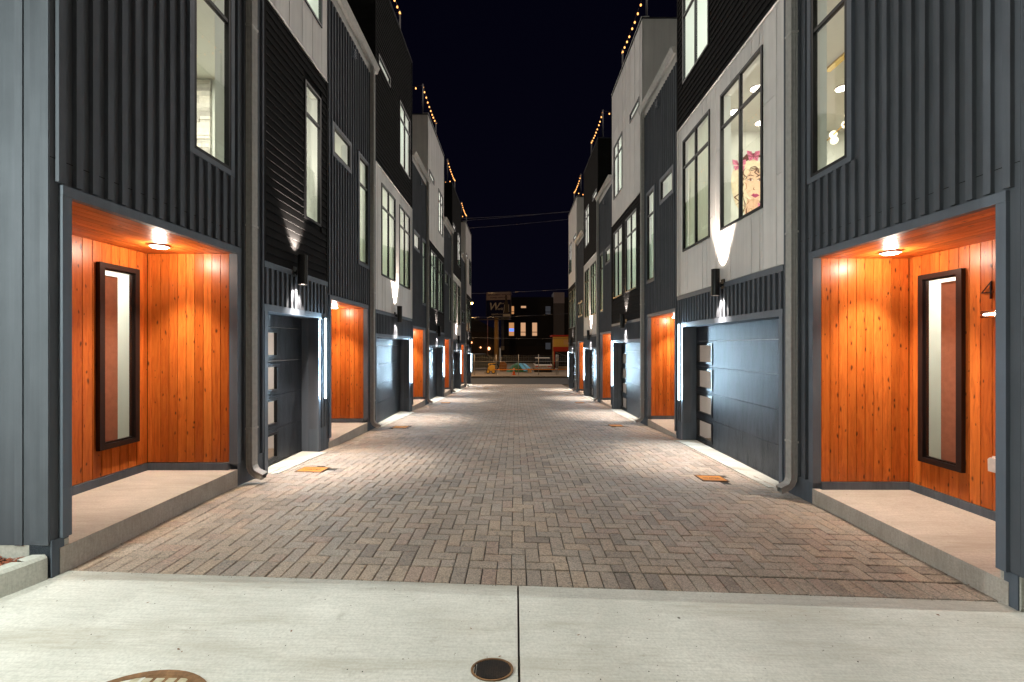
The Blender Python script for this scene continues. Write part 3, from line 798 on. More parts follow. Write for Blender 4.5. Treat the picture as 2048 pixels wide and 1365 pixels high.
    j3 = [2.51, 3.0, 3.45, 3.95, 4.3, 4.83, 5.38] if wide else [2.6, 2.95, 3.29, 3.6]
    if low == 'lap': panels(h, B, G - .004, 3.255, zpar - .005, w3, j3, (4.75, 6.2))
    else: laps(h, B + .05, G - .05, 3.26, zpar - .01, w3)
    up = M['white'] if low == 'lap' else M['black']; lo = M['black'] if low == 'lap' else M['white']
    for s0, s1 in ((B + .001, B + .049), (G - .049, G - .004)):
        h.piece('corner_board', lo, -.028, -.001, s0, s1, .035, 3.245)
        if low != 'lap': h.piece('corner_board', up, -.028, -.001, s0, s1, 3.26, zpar - .01)
    h.piece('trim_board', M['white'], -.032, -.001, B + .002, G - .006, 3.2465, 3.2575)
    if idx == 1:
        for a_, b_ in cut(.001, B, [(o[0] - .06, o[1] + .06) for o in bw if o[2] < .3]): h.part('seam_strip', M['dark'], -.0035, -.0005, a_, b_, .235, .239)  # added dark strip stands in for the uncut groove at the panel joint
    if idx > 1:
        vb = MB(); h.box(vb, -.05, -.001, 1.0, 1.13, 4.62, 4.78); vt = vb.build('wall_vent', M['trim'], h.root, h.pt(0, 1.06, 4.7))
        for k in range(3): vb = MB(); h.box(vb, -.075, -.052, 1.0, 1.13, 4.63 + k * .05, 4.65 + k * .05); vb.build('vent_louvre', M['trim'], vt, h.pt(0, 1.06, 4.63 + k * .05))
    # ---- windows
    for o in bw: window(h, *o, 2.42 if o[3] - o[2] > 1 else None, False, shade=idx > 1 and (o[3] - o[2] > 1 or idx > 2))
    for k_, o in enumerate(w2): window(h, *o, 2.43 if wide else 2.39, wide, shade=idx > 1 or (not L and k_ == 1))
    for o in w3: window(h, *o, 5.3 if o[3] - o[2] > 1 else None, wide and o[3] - o[2] > 1, shade=idx > 1)
    warm = (1.0, .95, .80); cool = (.80, .95, .92)
    tone = warm if idx == 1 else ((.96, .97, .84) if (idx + L) % 2 else (.88, .97, .92))
    room(h, .10, G - .10, .12, 3.235, 4.2, M['room'], P_ROOM * (.8 if not wide else 1), tone)
    room(h, B + .13, G - .10, 3.4, 6.4, 3.6, M['room'], P_ROOM3 * (.7 if not wide else 1), cool if idx > 1 else (.9, .97, .88))
    # garage
    if ga < gb:
        garage_door(h, ga, gb, gf, zg, L)
        room(h, ga - .2, gb + .2, gf - .03, zg + .1, 4.5, M['garage_in'], P_GARAGE, (1, .90, .84), v0=.31)
    porch(h, pa, pb, D, zs, zb)
    downspout(h, 2.03 if L else 2.13, 5.06)
    h.flush()
    return h

def lab(side, i): return {'L': ['nearest', 'second', 'third', 'fourth', 'farthest'], 'R': ['nearest', 'second', 'third', 'farthest']}[side][i - 1]
HL, HR = [], []
zL = [2.614, 2.375, 2.140, 1.905, 1.670]; yL = [2.785, 6.88, 12.52, 18.16, 23.80]
zR = [2.546, 2.290, 2.035, 1.780]; yR = [2.70, 8.37, 14.02, 19.70]
descL = ['charcoal corner townhouse at left, black boards over its narrow garage',
         'second townhouse along the left, white panels under a black top storey',
         'third townhouse along the left, black middle storey under a tall white box',
         'fourth townhouse along the left, white middle storey under a black top',
         'last townhouse on the left, by the orange street lamp']
descR = ['charcoal corner townhouse at right, a mural behind its big window',
         'second townhouse along the right, black boards below a white top storey',
         'third townhouse along the right, white middle storey between two black and white neighbours',
         'last townhouse at the far right end, white top storey beside the yellow kiosk']
for i in range(5):
    lowk = ['lap', 'white', 'lap', 'white', 'lap'][i]
    G = 4.09 if i == 0 else 5.635
    HL.append(build_house('L', i + 1, yL[i], zL[i], G, 2.42 if i == 0 else 2.43, 3.76 if i == 0 else 5.30, lowk, descL[i], far_variant='two squares' if i == 4 else None))
for i in range(4):
    lowk = ['white', 'lap', 'white', 'lap'][i]
    HR.append(build_house('R', i + 1, yR[i], zR[i], 5.66, 2.43, 5.38, lowk, descR[i], far_variant='two squares' if i == 3 else None))

where_L = ['with the lone narrow window above it', 'between the white panels of the second left house', 'on the third left house', 'on the fourth left house', 'on the last left house']
for i, h in enumerate(HL):
    G = 4.09 if i == 0 else 5.635
    sconce(h, 3.05 if i == 0 else 3.86, ['black cylinder wall lamp on the nearest left garage, under black lap boards', 'black cylinder wall lamp on the second left house, below white panels', 'black cylinder wall lamp on the third left house, below its black boards', 'small far cylinder lamp on the fourth left house, below white panels', 'farthest cylinder lamp on the left row, near the orange street lamp'][i])
    led_strip(h, (3.93 if i == 0 else 5.46), -1.83, -.57, ['tall glowing strip between the nearest left garage and second left porch', 'glowing strip beside the second left garage and third left porch', 'glowing strip beside the third left garage', 'glowing strip beside the fourth left garage, thin and distant', 'last glowing strip on the left, at the street end of the row'][i])
    downlight(h, .5, 1.46, ['bright ceiling light in the left corner porch with the dark window frame', 'ceiling light in the second porch on the left', 'ceiling light in the third porch on the left', 'ceiling light in the fourth porch on the left', 'ceiling light in the farthest porch on the left'][i])
for i, h in enumerate(HR):
    sconce(h, 3.82, ['black cylinder wall lamp on the nearest right house, its beam cutting white panels', 'black cylinder wall lamp on the second right house, below black boards', 'black cylinder wall lamp on the third right house, below white panels', 'farthest cylinder lamp on the right row, beside the kiosk'][i])
    led_strip(h, 5.48, -1.98, -.52, ['tall glowing strip beside the nearest right garage with four lit door windows', 'glowing strip beside the second right garage door', 'glowing strip beside the third right garage door', 'last glowing strip on the right, at the street end of the row'][i])
    downlight(h, .52, 1.52, ['bright ceiling light in the right corner porch with the house number', 'ceiling light in the second porch on the right', 'ceiling light in the third porch on the right', 'ceiling light in the farthest porch on the right'][i])

# ---- street-facing end walls of the two corner houses
def end_wall(h, Yf, xa, xb, zb, ztop, sg):
    mb = MB(); mb.box((xa, Yf, zb), (xb, Yf + .12, ztop)); mb.build('end_wall', M['siding'], h.root, ((xa + xb) / 2, Yf, 2))
    x0, x1 = min(xa, xb), max(xa, xb)
    xs = []; x = abs(xa) + .17
    piece('corner_board', M['siding'], (sg * (abs(xa) + .0), Yf - .009, zb), (sg * (abs(xa) + .055), Yf - .001, ztop), h.root)
    while x < abs(xb):
        piece('batten', M['siding'], (sg * x, Yf - .009, zb), (sg * (x + .05), Yf - .001, ztop), h.root); x += .19
    piece('foundation', M['curbc'], (xa, Yf + .004, zb - .35), (xb, Yf + .12, zb - .002), h.root)
end_wall(HL[0], 2.787, -3.052, -9, .302, 7.7, -1)
end_wall(HR[0], 2.692, 3.212, 9, .14, 7.6, 1)

# lamps on those end walls, out of frame, that wash the apron (their shadow line at the lane mouth is in the picture)
def wall_pack(h, x, y, z, p, name, col):
    mb = MB(); s = 1; mb.box((x - .1, y + .0, z + .03), (x + .1, y + .07, z + .12)); mb.build(name, M['lamp'], h.root, (x, y, z + .08))
    light('wash', 'POINT', (x, y - .0, z), p, col, h.root, shadow_soft_size=.012)
wall_pack(HL[0], -6.4, 2.715, 6.2, P_FRONT, 'wall_pack', (.93, 1.0, .98)); wall_pack(HR[0], 6.8, 2.640, 6.2, P_FRONT, 'wall_pack', (.93, 1.0, .95))
# yard lamp behind the camera: the lit street-facing wall at the left edge shows it
light('yard_lamp', 'POINT', (-3.55, .35, 2.5), P_YARD, (.90, 1.0, .93), None, shadow_soft_size=.15)

def to_mesh_object(o):
    """turn a text object into an ordinary mesh object with the same place, parent and tags"""
    bpy.context.view_layer.update()
    dg = bpy.context.evaluated_depsgraph_get(); me = bpy.data.meshes.new_from_object(o.evaluated_get(dg)); nm = o.name
    keep = {k: o[k] for k in o.keys()}; par, loc, rot = o.parent, o.location.copy(), o.rotation_euler.copy()
    bpy.data.objects.remove(o); n = bpy.data.objects.new(nm, me); COL.objects.link(n)
    n.parent = par; n.location = loc; n.rotation_euler = rot
    for k, v in keep.items(): n[k] = v
    return n

# ------------------------------------------------------------------ porch fittings
def wall_bar(h, s, z, D, label):
    x, y, zz = h.pt(D, s, z); sg = h.sg
    root = empty('porch_wall_light', (x, y, zz), label, 'wall light', 'chrome twin bar wall lights')
    for dz in (-.019, .019):
        b = MB(); b.cyl((x - sg * .045, y - .16, zz + dz), (x - sg * .045, y + .075, zz + dz), .013, 14); b.build('chrome_bar', M['chrome'], root, (x, y, zz + dz))
    b = MB(); b.box((x - sg * .001, y - .06, zz - .03), (x - sg * .034, y + .03, zz + .03)); b.build('back_plate', M['chrome'], root, (x, y, zz))
wall_bar(HR[0], 1.02, -.66, 1.0, 'chrome twin bar light under the number 4 on the orange boards')
wall_bar(HL[0], .915, -.66, .95, 'chrome twin bar light at the edge of the left corner porch')
fc = bpy.data.curves.new('house_number', 'FONT'); fc.body = '4'; fc.size = .25; fc.offset = -.008; fc.extrude = .006; fc.align_x = 'CENTER'
fo = bpy.data.objects.new('house_number', fc); COL.objects.link(fo); fc.materials.append(M['lamp'])
fx, fy, fz = HR[0].pt(1.0, 1.075, -.53); fo.location = (fx - .012, fy, fz); fo.rotation_euler = (R(90), 0, R(-90)); tag(fo, 'black metal numeral 4 on the orange boards of the right porch', 'house number'); to_mesh_object(fo)
ox, oy, oz = HR[0].pt(1.0, .985, -1.975)
oc = MB(); oc.box((ox - .001, oy - .055, oz - .07), (ox - .012, oy + .055, oz + .07)); outlet = oc.build('outlet_cover', M['plastic'], None, (ox, oy, oz))
oc = MB(); oc.prism([(oy - .045, oz - .06), (oy + .045, oz - .06), (oy + .048, oz + .045), (oy + .035, oz + .06), (oy - .035, oz + .06), (oy - .048, oz + .045)], 'x', ox - .0125, ox - .06); oc.build('bubble_lid', M['plastic'], outlet, (ox - .04, oy, oz))
tag(outlet, 'clear plastic outlet cover low on the right porch boards', 'outlet')

b = MB(); q_ = HR[0].pt(1.0, 1.02, -.66); b.cyl((q_[0] - .043, q_[1] - .15, q_[2]), (q_[0] - .043, q_[1] + .06, q_[2]), .006, 10)
b.build('glowing_rod', emit('white glowing rod', (1, .93, .82), 9), bpy.data.objects['porch_wall_light'], q_)  # glowing rod added between the chrome bars of the right porch

# ------------------------------------------------------------------ lids, covers, kerb, mulch
wt = None
for i, (lx, ly, lw, ld) in enumerate(LIDS):
    z = ground(lx, ly) + .002
    b = MB(); b.box((lx - lw / 2, ly - ld / 2, z - .05), (lx + lw / 2, ly + ld / 2, z + .004))
    o = b.build('meter_lid', M['orange_lid'], None, (lx, ly, z))
    side = 'left' if lx < 0 else 'right'
    tag(o, f'rusty orange meter lid in the paving by the {["nearest", "second", "third"][i // 2]} {side} garage', 'meter lid', 'orange meter lids')
    o.rotation_euler = (math.atan2(ground(lx, ly + .2) - ground(lx, ly - .2), .4), -math.atan2(ground(lx + .2, ly) - ground(lx - .2, ly), .4), 0)
    b = MB()
    for a in ((lx - lw / 2 - .012, lx - lw / 2 + .004, ly - ld / 2 - .012, ly + ld / 2 + .012), (lx + lw / 2 - .004, lx + lw / 2 + .012, ly - ld / 2 - .012, ly + ld / 2 + .012), (lx - lw / 2 + .005, lx + lw / 2 - .005, ly - ld / 2 - .012, ly - ld / 2 + .004), (lx - lw / 2 + .005, lx + lw / 2 - .005, ly + ld / 2 - .004, ly + ld / 2 + .012)):
        b.box((a[0], a[2], z - .05), (a[1], a[3], z + .006))
    b.build('lid_frame', M['rust'], o, (lx, ly, z))
    if i < 2:
        t = bpy.data.curves.new('raised_lettering', 'FONT'); t.body = 'WATER'; t.size = .062; t.extrude = .002; t.align_x = 'CENTER'; t.align_y = 'CENTER'; t.materials.append(M['rust'])
        to = bpy.data.objects.new('raised_lettering', t); COL.objects.link(to); to.parent = o; to.location = (0, 0, .0045); to_mesh_object(to)
def round_cover(cx, cy, rx, ry, label, bars):
    z = apron_z(cx, cy)
    root = empty('manhole_cover', (cx, cy, z), label, 'manhole cover')
    n = 48
    def ell(r, zz): return [(cx + r * rx * math.cos(2 * math.pi * k / n), cy + r * ry * math.sin(2 * math.pi * k / n), zz) for k in range(n)]
    b = MB()
    for r0, z0, r1, z1 in ((1.0, z + .001, 1.0, z + .006), (1.0, z + .006, .90, z + .006), (.90, z + .006, .885, z + .002)):
        A, B_ = ell(r0, z0), ell(r1, z1)
        for k in range(n): b.face([A[k], A[(k + 1) % n], B_[(k + 1) % n], B_[k]])
    b.build('cover_rim', M['rust'], root, (cx, cy, z))
    b = MB(); b.face(ell(.89, z + .002)); b.build('cover_plate', M['iron'] if bars else M['rust'], root, (cx, cy, z))
    b = MB()
    if bars:
        k = -.8
        while k < .8:
            l = math.sqrt(max(0, .80 - k * k)) * .92
            b.box((cx + k * rx - .004, cy - l * ry, z + .002), (cx + k * rx + .004, cy + l * ry, z + .0055)); k += .115
        b.build('raised_bars', M['iron'], root, (cx, cy, z))
    else:
        p = .056
        for i in range(-6, 7):
            for j in range(-6, 7):
                x, y = cx + i * p, cy + j * p * 1.0
                if ((x - cx) / rx) ** 2 + ((y - cy) / ry) ** 2 < .79: b.box((x - .019, y - .017, z + .002), (x + .019, y + .017, z + .0035))
        b.build('filled_recesses', M['fill'], root, (cx, cy, z), kind='stuff')
round_cover(-.113, 2.10, .105, .074, 'small dark ribbed cover in the apron beside the centre joint', True)
round_cover(-1.66, 1.752, .35, .29, 'large rusty round manhole cover with a grid of pale squares', False)
# kerb and mulch bed at the left corner
b = MB(); fl = [(-3.052, 2.775), (-3.075, 2.68), (-3.11, 2.57), (-3.22, 2.25), (-3.42, 1.85), (-3.75, 1.45), (-4.3, 1.1), (-5.2, .9)]
for (x0, y0), (x1, y1) in zip(fl[:-1], fl[1:]):
    ins = [(x0, y0, -.1), (x1, y1, -.1), (x1, y1, .225), (x0, y0, .225), (x0 - .02, y0 + .004, .245), (x1 - .02, y1 + .004, .245), (x1 - .10, y1 + .03, .245), (x0 - .10, y0, .245), (x1 - .11, y1 + .03, .1), (x0 - .11, y0, .1)]
    for q in ((0, 1, 2, 3), (3, 2, 5, 4), (4, 5, 6, 7), (7, 6, 8, 9)): b.face([ins[k] for k in q])
b.face([(-3.052, 2.775, -.1), (-3.052, 2.775, .225), (-3.072, 2.779, .245), (-3.152, 2.775, .245), (-3.162, 2.775, -.1)])
b.build('kerb', M['curbc'], None, (-3.1, 2.4, .1), kind='structure')
m, nt, bs = mat('red bark mulch'); v = pos_vec(nt, (1, 1, 1)); n = noise(nt, v, 45, 5)
nt.links.new(ramp(nt, n, [(.3, (.06, .012, .006)), (.7, (.34, .085, .03))]), bs.inputs['Base Color']); bs.inputs['Roughness'].default_value = .9; M['mulch'] = m
b = MB()
b.face([(-6, 1.2, .20), (-4.6, 1.2, .20), (-3.60, 1.85, .20), (-3.22, 2.57, .20), (-3.14, 2.785, .20), (-6, 2.785, .20)])
for k in range(2600):
    y = rnd.uniform(1.9, 2.77); x = -3.165 - (2.77 - y) * .45 - abs(rnd.gauss(0, .5)); l, w_ = rnd.uniform(.012, .038), rnd.uniform(.004, .010)
    a = rnd.uniform(0, 6.28); t = rnd.gauss(0, .35); c, s = math.cos(a), math.sin(a); z = .206 + rnd.uniform(0, .03)
    q = [(-l, -w_), (l, -w_ * .5), (l, w_), (-l, w_ * .6)]
    b.face([(x + c * u - s * r, y + s * u + c * r, z + u * t) for u, r in q])
b.build('mulch', M['mulch'], None, (-3.5, 2, .17), kind='stuff')
# grit and leaf bits along the slab edges and on the apron
b = MB()
for k in range(900):
    if rnd.random() < .6:
        sd = rnd.choice((-1, 1)); x = (WLX + abs(rnd.gauss(0, .05))) if sd < 0 else (WRX - abs(rnd.gauss(0, .05))); y = rnd.uniform(2.85, 9)
    elif rnd.random() < .5: x = rnd.uniform(-3, 3.2); y = 2.845 + skew(x) - abs(rnd.gauss(0, .012))
    else: x = rnd.uniform(-3, 3.2); y = rnd.uniform(1.9, 2.8)
    z = (ground(x, y) if y > 2.85 else apron_z(x, y)) + .003; r = rnd.uniform(.0015, .0045); a = rnd.uniform(0, 6)
    b.face([(x + r * math.cos(a + t), y + r * math.sin(a + t), z + rnd.uniform(0, .003)) for t in (0, 1.7, 3.1, 4.6)])
b.build('grit', M['sand'], None, (0, 4, 0), kind='stuff')
b = MB()
for k in range(70):
    x, y = (rnd.uniform(-3, 3.2), rnd.uniform(1.9, 2.85)) if k < 14 else (rnd.choice((WLX + .08, WRX - .08)) + rnd.gauss(0, .04), rnd.uniform(2.9, 12))
    x = min(max(x, WLX + .01), WRX - .01); z = (ground(x, y) if y > 2.85 else apron_z(x, y)) + .004; l = rnd.uniform(.006, .014); a = rnd.uniform(0, 6.28)
    b.face([(x + math.cos(a + t) * l * r_, y + math.sin(a + t) * l * r_, z + rnd.uniform(0, .005)) for t, r_ in ((0, 1.2), (1.2, .5), (3.14, 1.1), (4.9, .5))])
b.build('leaf_litter', plain('dry leaf', (.17, .075, .035), .8), None, (0, 4, 0), kind='stuff')

# ------------------------------------------------------------------ things seen through the near windows
h = HR[0]
ct = h.zH + 3.235
def room_disc(h, x, y, label):
    z = h.zH + 3.235
    root = empty('room_downlight', (x, y, z), label, 'ceiling light', 'recessed lights in the lit upper rooms')
    b = MB(); b.cyl((x, y, z - .002), (x, y, z - .012), .10, 24); b.build('trim_ring', M['plastic'], root, (x, y, z))
    b = MB(); b.cyl((x, y, z - .012), (x, y, z - .02), .078, 24); b.build('lens', M['room_disc'], root, (x, y, z))
room_disc(h, 3.90, 6.87, 'bright ceiling disc high in the mural window'); room_disc(h, 4.58, 7.93, 'ceiling disc above the butterflies of the mural')
room_disc(h, 3.9, 7.56, 'ceiling disc behind the middle bar of the mural window'); room_disc(h, 5.28, 6.87, 'ceiling disc behind the chandelier in the right corner window')
# chandelier
cx, cy = 4.72, 6.07
root = empty('chandelier', (cx, cy, ct), 'brass bar chandelier with glowing glass globes behind the right corner window', 'chandelier')
b = MB(); b.box((cx - .05, cy - .36, ct - .03), (cx + .05, cy + .36, ct - .001)); b.build('ceiling_bar', M['gold'], root, (cx, cy, ct))
b = MB(); b.cyl((cx, cy - .05, ct - .03), (cx, cy - .05, ct - 1.0), .008, 8); b.build('drop_rod', M['gold'], root, (cx, cy, ct - .5))
b = MB(); b.cyl((cx - .06, cy - .55, ct - .93), (cx + .06, cy + .55, ct - 1.05), .012, 8); b.build('arm', M['gold'], root, (cx, cy, ct - 1))
for k, (dx, dy, dz) in enumerate(((0, -.45, -.83), (.05, -.2, -1.10), (-.05, -.12, -.93), (.04, .05, -.98), (-.04, .16, -1.16), (.05, .3, -1.0), (-.05, .42, -1.2))):
    b = MB(); b.ball((cx + dx, cy + dy, ct + dz), .052, 12, 8); b.build('glass_globe', M['globe'], root, (cx + dx, cy + dy, ct + dz))
b = MB(); b.box((6.6, 6.3, h.zH + .121), (7.2, 8.2, h.zH + 2.2)); b.box((6.58, 6.32, h.zH + .2), (6.599, 7.2, h.zH + 2.15)); b.box((6.58, 7.23, h.zH + .2), (6.599, 8.17, h.zH + 2.15))
tag(b.build('tall_cabinet', M['cabinet'], None, (7, 7, h.zH + 1)), 'red brown cabinet at the foot of the right corner window', 'cabinet')
# mural: a plain poster-style portrait, flat paint shapes stepped 2 mm apart
my = h.Y0 + 5.66 - .10 - .004
root = empty('wall_mural', (5.0, my, h.zH + 1.1), 'poster style painted mural of a pale haired face with pink butterflies', 'mural')
def mur(x, z): return (4.57 + (x - 4.71) * .64, 2.28 + (z - 1.95) * .60)
def flat(name, pts, col, lay):
    k = f'mural paint {col}'; m = bpy.data.materials.get(k) or plain(k, col, .7)
    pts = [mur(x, z) for x, z in pts]
    b = MB(); b.face([(x, my - .002 * lay, h.zH + z) for x, z in pts]); b.build(name, m, root, (4.8, my - .002 * lay, h.zH + 2))
def blob(cx_, cz_, rx, rz, n=22, a0=0, ph=0, wob=0):
    return [(cx_ + rx * (1 + wob * math.sin(3 * t + ph)) * math.cos(t), cz_ + rz * (1 + wob * math.cos(2 * t + ph)) * math.sin(t)) for t in [a0 + 2 * math.pi * k / n for k in range(n)]]
def stroke(name, pts, wd, col, lay):
    k = f'mural paint {col}'; m = bpy.data.materials.get(k) or plain(k, col, .7)
    b = MB(); n = len(pts); pts = [mur(x, z) for x, z in pts]; wd *= .62
    for i in range(n - 1):
        (x0, z0), (x1, z1) = pts[i], pts[i + 1]; d = Vector((x1 - x0, z1 - z0)); d.normalize(); nx, nz = -d.y, d.x
        w0 = wd * math.sin(math.pi * (i + .15) / (n - .7)) ; w1 = wd * math.sin(math.pi * min(1, (i + 1.15) / (n - .7)))
        b.face([(x0 + nx * w0, my - .002 * lay, h.zH + z0 + nz * w0), (x1 + nx * w1, my - .002 * lay, h.zH + z1 + nz * w1), (x1 - nx * w1, my - .002 * lay, h.zH + z1 - nz * w1), (x0 - nx * w0, my - .002 * lay, h.zH + z0 - nz * w0)])
    b.build(name, m, root, (4.8, my - .002 * lay, h.zH + 2))
BR, HAIR, SKIN, LIP, PINK, WINE = (.13, .045, .03), (.80, .70, .50), (.80, .55, .38), (.46, .06, .16), (.72, .20, .34), (.25, .04, .08)
# face centre about x=4.85 ; z local from 1.0 (bottom) to 2.95
flat('hair_mass', blob(4.72, 1.75, .60, .95, 30, 0, .4, .06), HAIR, 1)
flat('face_shape', blob(4.85, 1.80, .30, .50, 26, 0, .2, .02), SKIN, 2)
flat('neck_shape', [(4.62, 1.35), (4.98, 1.32), (5.10, .75), (4.52, .75)], (.72, .45, .30), 2)
flat('headband', [(4.42, 2.62), (4.60, 2.80), (4.95, 2.84), (5.05, 2.70), (4.75, 2.66), (4.50, 2.52)], BR, 3)
for (x, z, s, t) in ((4.37, 2.42, 1.0, .3), (4.80, 2.72, .95, -.2), (5.1, 1.05, .8, .1)):
    for sx in (-1, 1):
        flat('butterfly_wing', [(x, z), (x + sx * .06 * s, z + .17 * s), (x + sx * .21 * s, z + .20 * s), (x + sx * .19 * s, z + .04 * s)], PINK, 4)
        flat('butterfly_wing', [(x, z - .01), (x + sx * .17 * s, z), (x + sx * .13 * s, z - .16 * s), (x + sx * .03 * s, z - .11 * s)], PINK, 4)
        for q in (.07, .12, .17): stroke('wing_vein', [(x + sx * .01, z), (x + sx * q * .6 * s, z + .09 * s), (x + sx * q * s, z + .18 * s)], .007, WINE, 5)
        stroke('wing_vein', [(x, z), (x + sx * .08 * s, z - .05 * s), (x + sx * .12 * s, z - .14 * s)], .007, WINE, 5)
    stroke('butterfly_body', [(x, z + .08), (x, z), (x, z - .1)], .014, WINE, 6)
for (dx, ez) in ((-.14, 1.95), (.14, 1.95)):
    stroke('eyebrow', [(4.85 + dx - .12, ez + .11), (4.85 + dx, ez + .17), (4.85 + dx + .12, ez + .13)], .018, BR, 4)
    flat('eye_shape', [(4.85 + dx - .09, ez), (4.85 + dx, ez + .05), (4.85 + dx + .09, ez + .01), (4.85 + dx, ez - .035)], (.85, .8, .74), 4)
    flat('iris', blob(4.85 + dx, ez + .008, .034, .036, 12), (.22, .06, .03), 5)
    stroke('lash_line', [(4.85 + dx - .1, ez), (4.85 + dx, ez + .055), (4.85 + dx + .1, ez + .02)], .014, BR, 6)
stroke('nose_line', [(4.83, 1.74), (4.80, 1.66), (4.86, 1.63)], .01, BR, 4)
flat('lips', [(4.72, 1.46), (4.80, 1.52), (4.85, 1.50), (4.90, 1.52), (4.99, 1.46), (4.86, 1.38)], LIP, 4)
stroke('lip_line', [(4.72, 1.46), (4.86, 1.455), (4.99, 1.46)], .008, WINE, 5)
for k, (x, z, l) in enumerate(((4.38, 2.25, .5), (4.45, 1.95, .55), (4.34, 1.65, .5), (4.50, 1.45, .5), (4.40, 1.2, .45), (4.56, 2.35, .4), (4.92, 2.38, .35), (5.06, 2.2, .4), (5.12, 1.85, .45), (5.1, 1.5, .5), (4.62, 1.1, .4), (5.05, 1.2, .35))):
    stroke('hair_lock', [(x, z), (x + .06 * math.sin(k), z - .25 * l), (x + .12 * math.cos(k * 1.7), z - .5 * l), (x + .05, z - .8 * l), (x - .06, z - l)], .018, BR, 3)
    stroke('hair_lock', [(x + .05, z - .05), (x + .13, z - .2 * l), (x + .15, z - .45 * l), (x + .07, z - .6 * l)], .012, (.42, .20, .09), 3)
for q in (0, .05, .1): stroke('hair_curl', [(4.66 + q, 2.25), (4.72, 2.36 - q), (4.86, 2.40 - q), (4.98, 2.28 - q), (4.92, 2.2)], .012, BR, 4)
# stone strip wall and lights in the left corner room
h = HL[0]
stone = empty('stone_feature_wall', (h.sg * 4.95, h.Y0 + 3.97, h.zH + .13), 'stacked stone strip wall inside the tall left corner window', 'feature wall')
tones = [plain(f'stone tone {i}', c, .6) for i, c in enumerate([(.62, .60, .55), (.50, .48, .44), (.70, .67, .60), (.40, .38, .35), (.08, .08, .085)])]
z = h.zH + .14
while z < h.zH + 3.2:
    t = rnd.uniform(.045, .085); x = 4.83
    while x < 5.07:
        l = rnd.uniform(.10, .30); x2 = min(x + l, 5.07)
        c = tones[rnd.choices(range(5), (5, 4, 4, 2, 1))[0]]
        piece('stone_strip', c, (-x - .001, h.Y0 + 3.985 - rnd.uniform(.03, .05), z + .001), (-x2 + .001, h.Y0 + 3.985, z + t - .001), stone); x = x2
    z += t
room_disc(h, -3.9, 4.6, 'ceiling disc in the left corner room beside the stone strips')
# a fern on the sill of the nearest left garage-bay window
fern = empty('potted_fern', (-3.30, h.Y0 + 3.47, h.zH + .87), 'green fern in a pale pot behind the narrow left window', 'plant')
b = MB(); px, py, pz = -3.34, h.Y0 + 3.47, h.zH + .87
b.box((px - .12, py - .2, pz - .75), (px + .12, py + .3, pz)); b.build('stand', M['room'], fern, (px, py, pz - .4))
b = MB(); b.cyl((px, py, pz), (px, py, pz + .17), .07, 16, .09); b.build('pot', M['plastic'], fern, (px, py, pz))
m, nt, bs = mat('fern leaf'); bs.inputs['Base Color'].default_value = (.07, .16, .03, 1); bs.inputs['Roughness'].default_value = .5; M['leaf'] = m
b = MB()
for k in range(16):
    a = 2 * math.pi * k / 16 + rnd.uniform(-.2, .2); r = rnd.uniform(.12, .2); up = rnd.uniform(.18, .62); prev = None
    for i in range(9):
        t = i / 8; p = Vector((px + math.cos(a) * r * t, py + math.sin(a) * r * t, pz + .15 + up * math.sin(t * 2.0)))
        if i:
            for sd in (-1, 1):
                q = Vector((-math.sin(a) * sd, math.cos(a) * sd, .35)) * .075 * (1 - t * .7)
                b.face([prev, (prev + p) / 2 + q + Vector((0, 0, .01)), p])
        prev = p
b.build('fronds', M['leaf'], fern, (px, py, pz), kind='stuff')

# ------------------------------------------------------------------ roof-deck string lights
def string_lights(h, label, s0=2.5, s1=None, first=0):
    s1 = s1 or 5.55
    V0, TOP = .30, 8.97; s0, s1 = 2.95, 5.50
    root = empty('string_lights', h.pt(V0, s0, 7.58), label, 'string lights', 'warm bulb strings over the roof decks')
    for v, s in ((V0, s0), (V0, s1), (2.4, s0), (2.4, s1)):
        b = MB(); b.cyl(h.pt(v, s, 7.5), h.pt(v, s, TOP + .03), .022, 8); b.build('post', M['lamp'], root, h.pt(v, s, 8))
    mb = MB(); pts = []
    runs = [((V0, s0), (V0, s1), .10, 0, 1), ((V0, s1), (2.4, s1), .12, 0, .55), ((V0, s0), (2.4, s0), .12, .1, .5)]
    for (v0, a), (v1, b_), sag, t0, t1 in runs:
        n = max(3, round(math.hypot(v1 - v0, b_ - a) / .27)); prev = None
        for i in range(n + 1):
            t = i / n; p = Vector(h.pt(v0 + (v1 - v0) * t, a + (b_ - a) * t, TOP - sag * 4 * t * (1 - t)))
            if prev is not None: mb.cyl(prev, p, .006, 5)
            prev = p
            if t0 <= t <= t1: pts.append(p + Vector((0, rnd.uniform(-.03, .03), rnd.uniform(-.012, .012))))
    mb.build('cable', M['wire'], root, h.pt(V0, s0, 8.9))
    me = None
    for k, p in enumerate(pts):
        c = p - Vector((0, 0, .06))
        if me is None:
            b = MB(); b.ball((0, 0, 0), .027, 8, 6, (1, 1, 1.3)); o = b.build('bulb', M['bulb'], root, (0, 0, 0)); me = o.data
        else:
            o = bpy.data.objects.new('bulb', me); COL.objects.link(o); o.parent = root
        o.location = c - wloc(root)
names = ['over the second left house with the black top storey', 'over the tall white box on the left', 'over the fourth left house', 'over the farthest left house']
for h, n in zip(HL[1:], names): string_lights(h, 'string of warm bulbs ' + n)
names = ['over the large white top storey on the right', 'over the third right house with the black top', 'over the farthest white box on the right']
for h, n in zip(HR[1:], names): string_lights(h, 'string of warm bulbs ' + n)

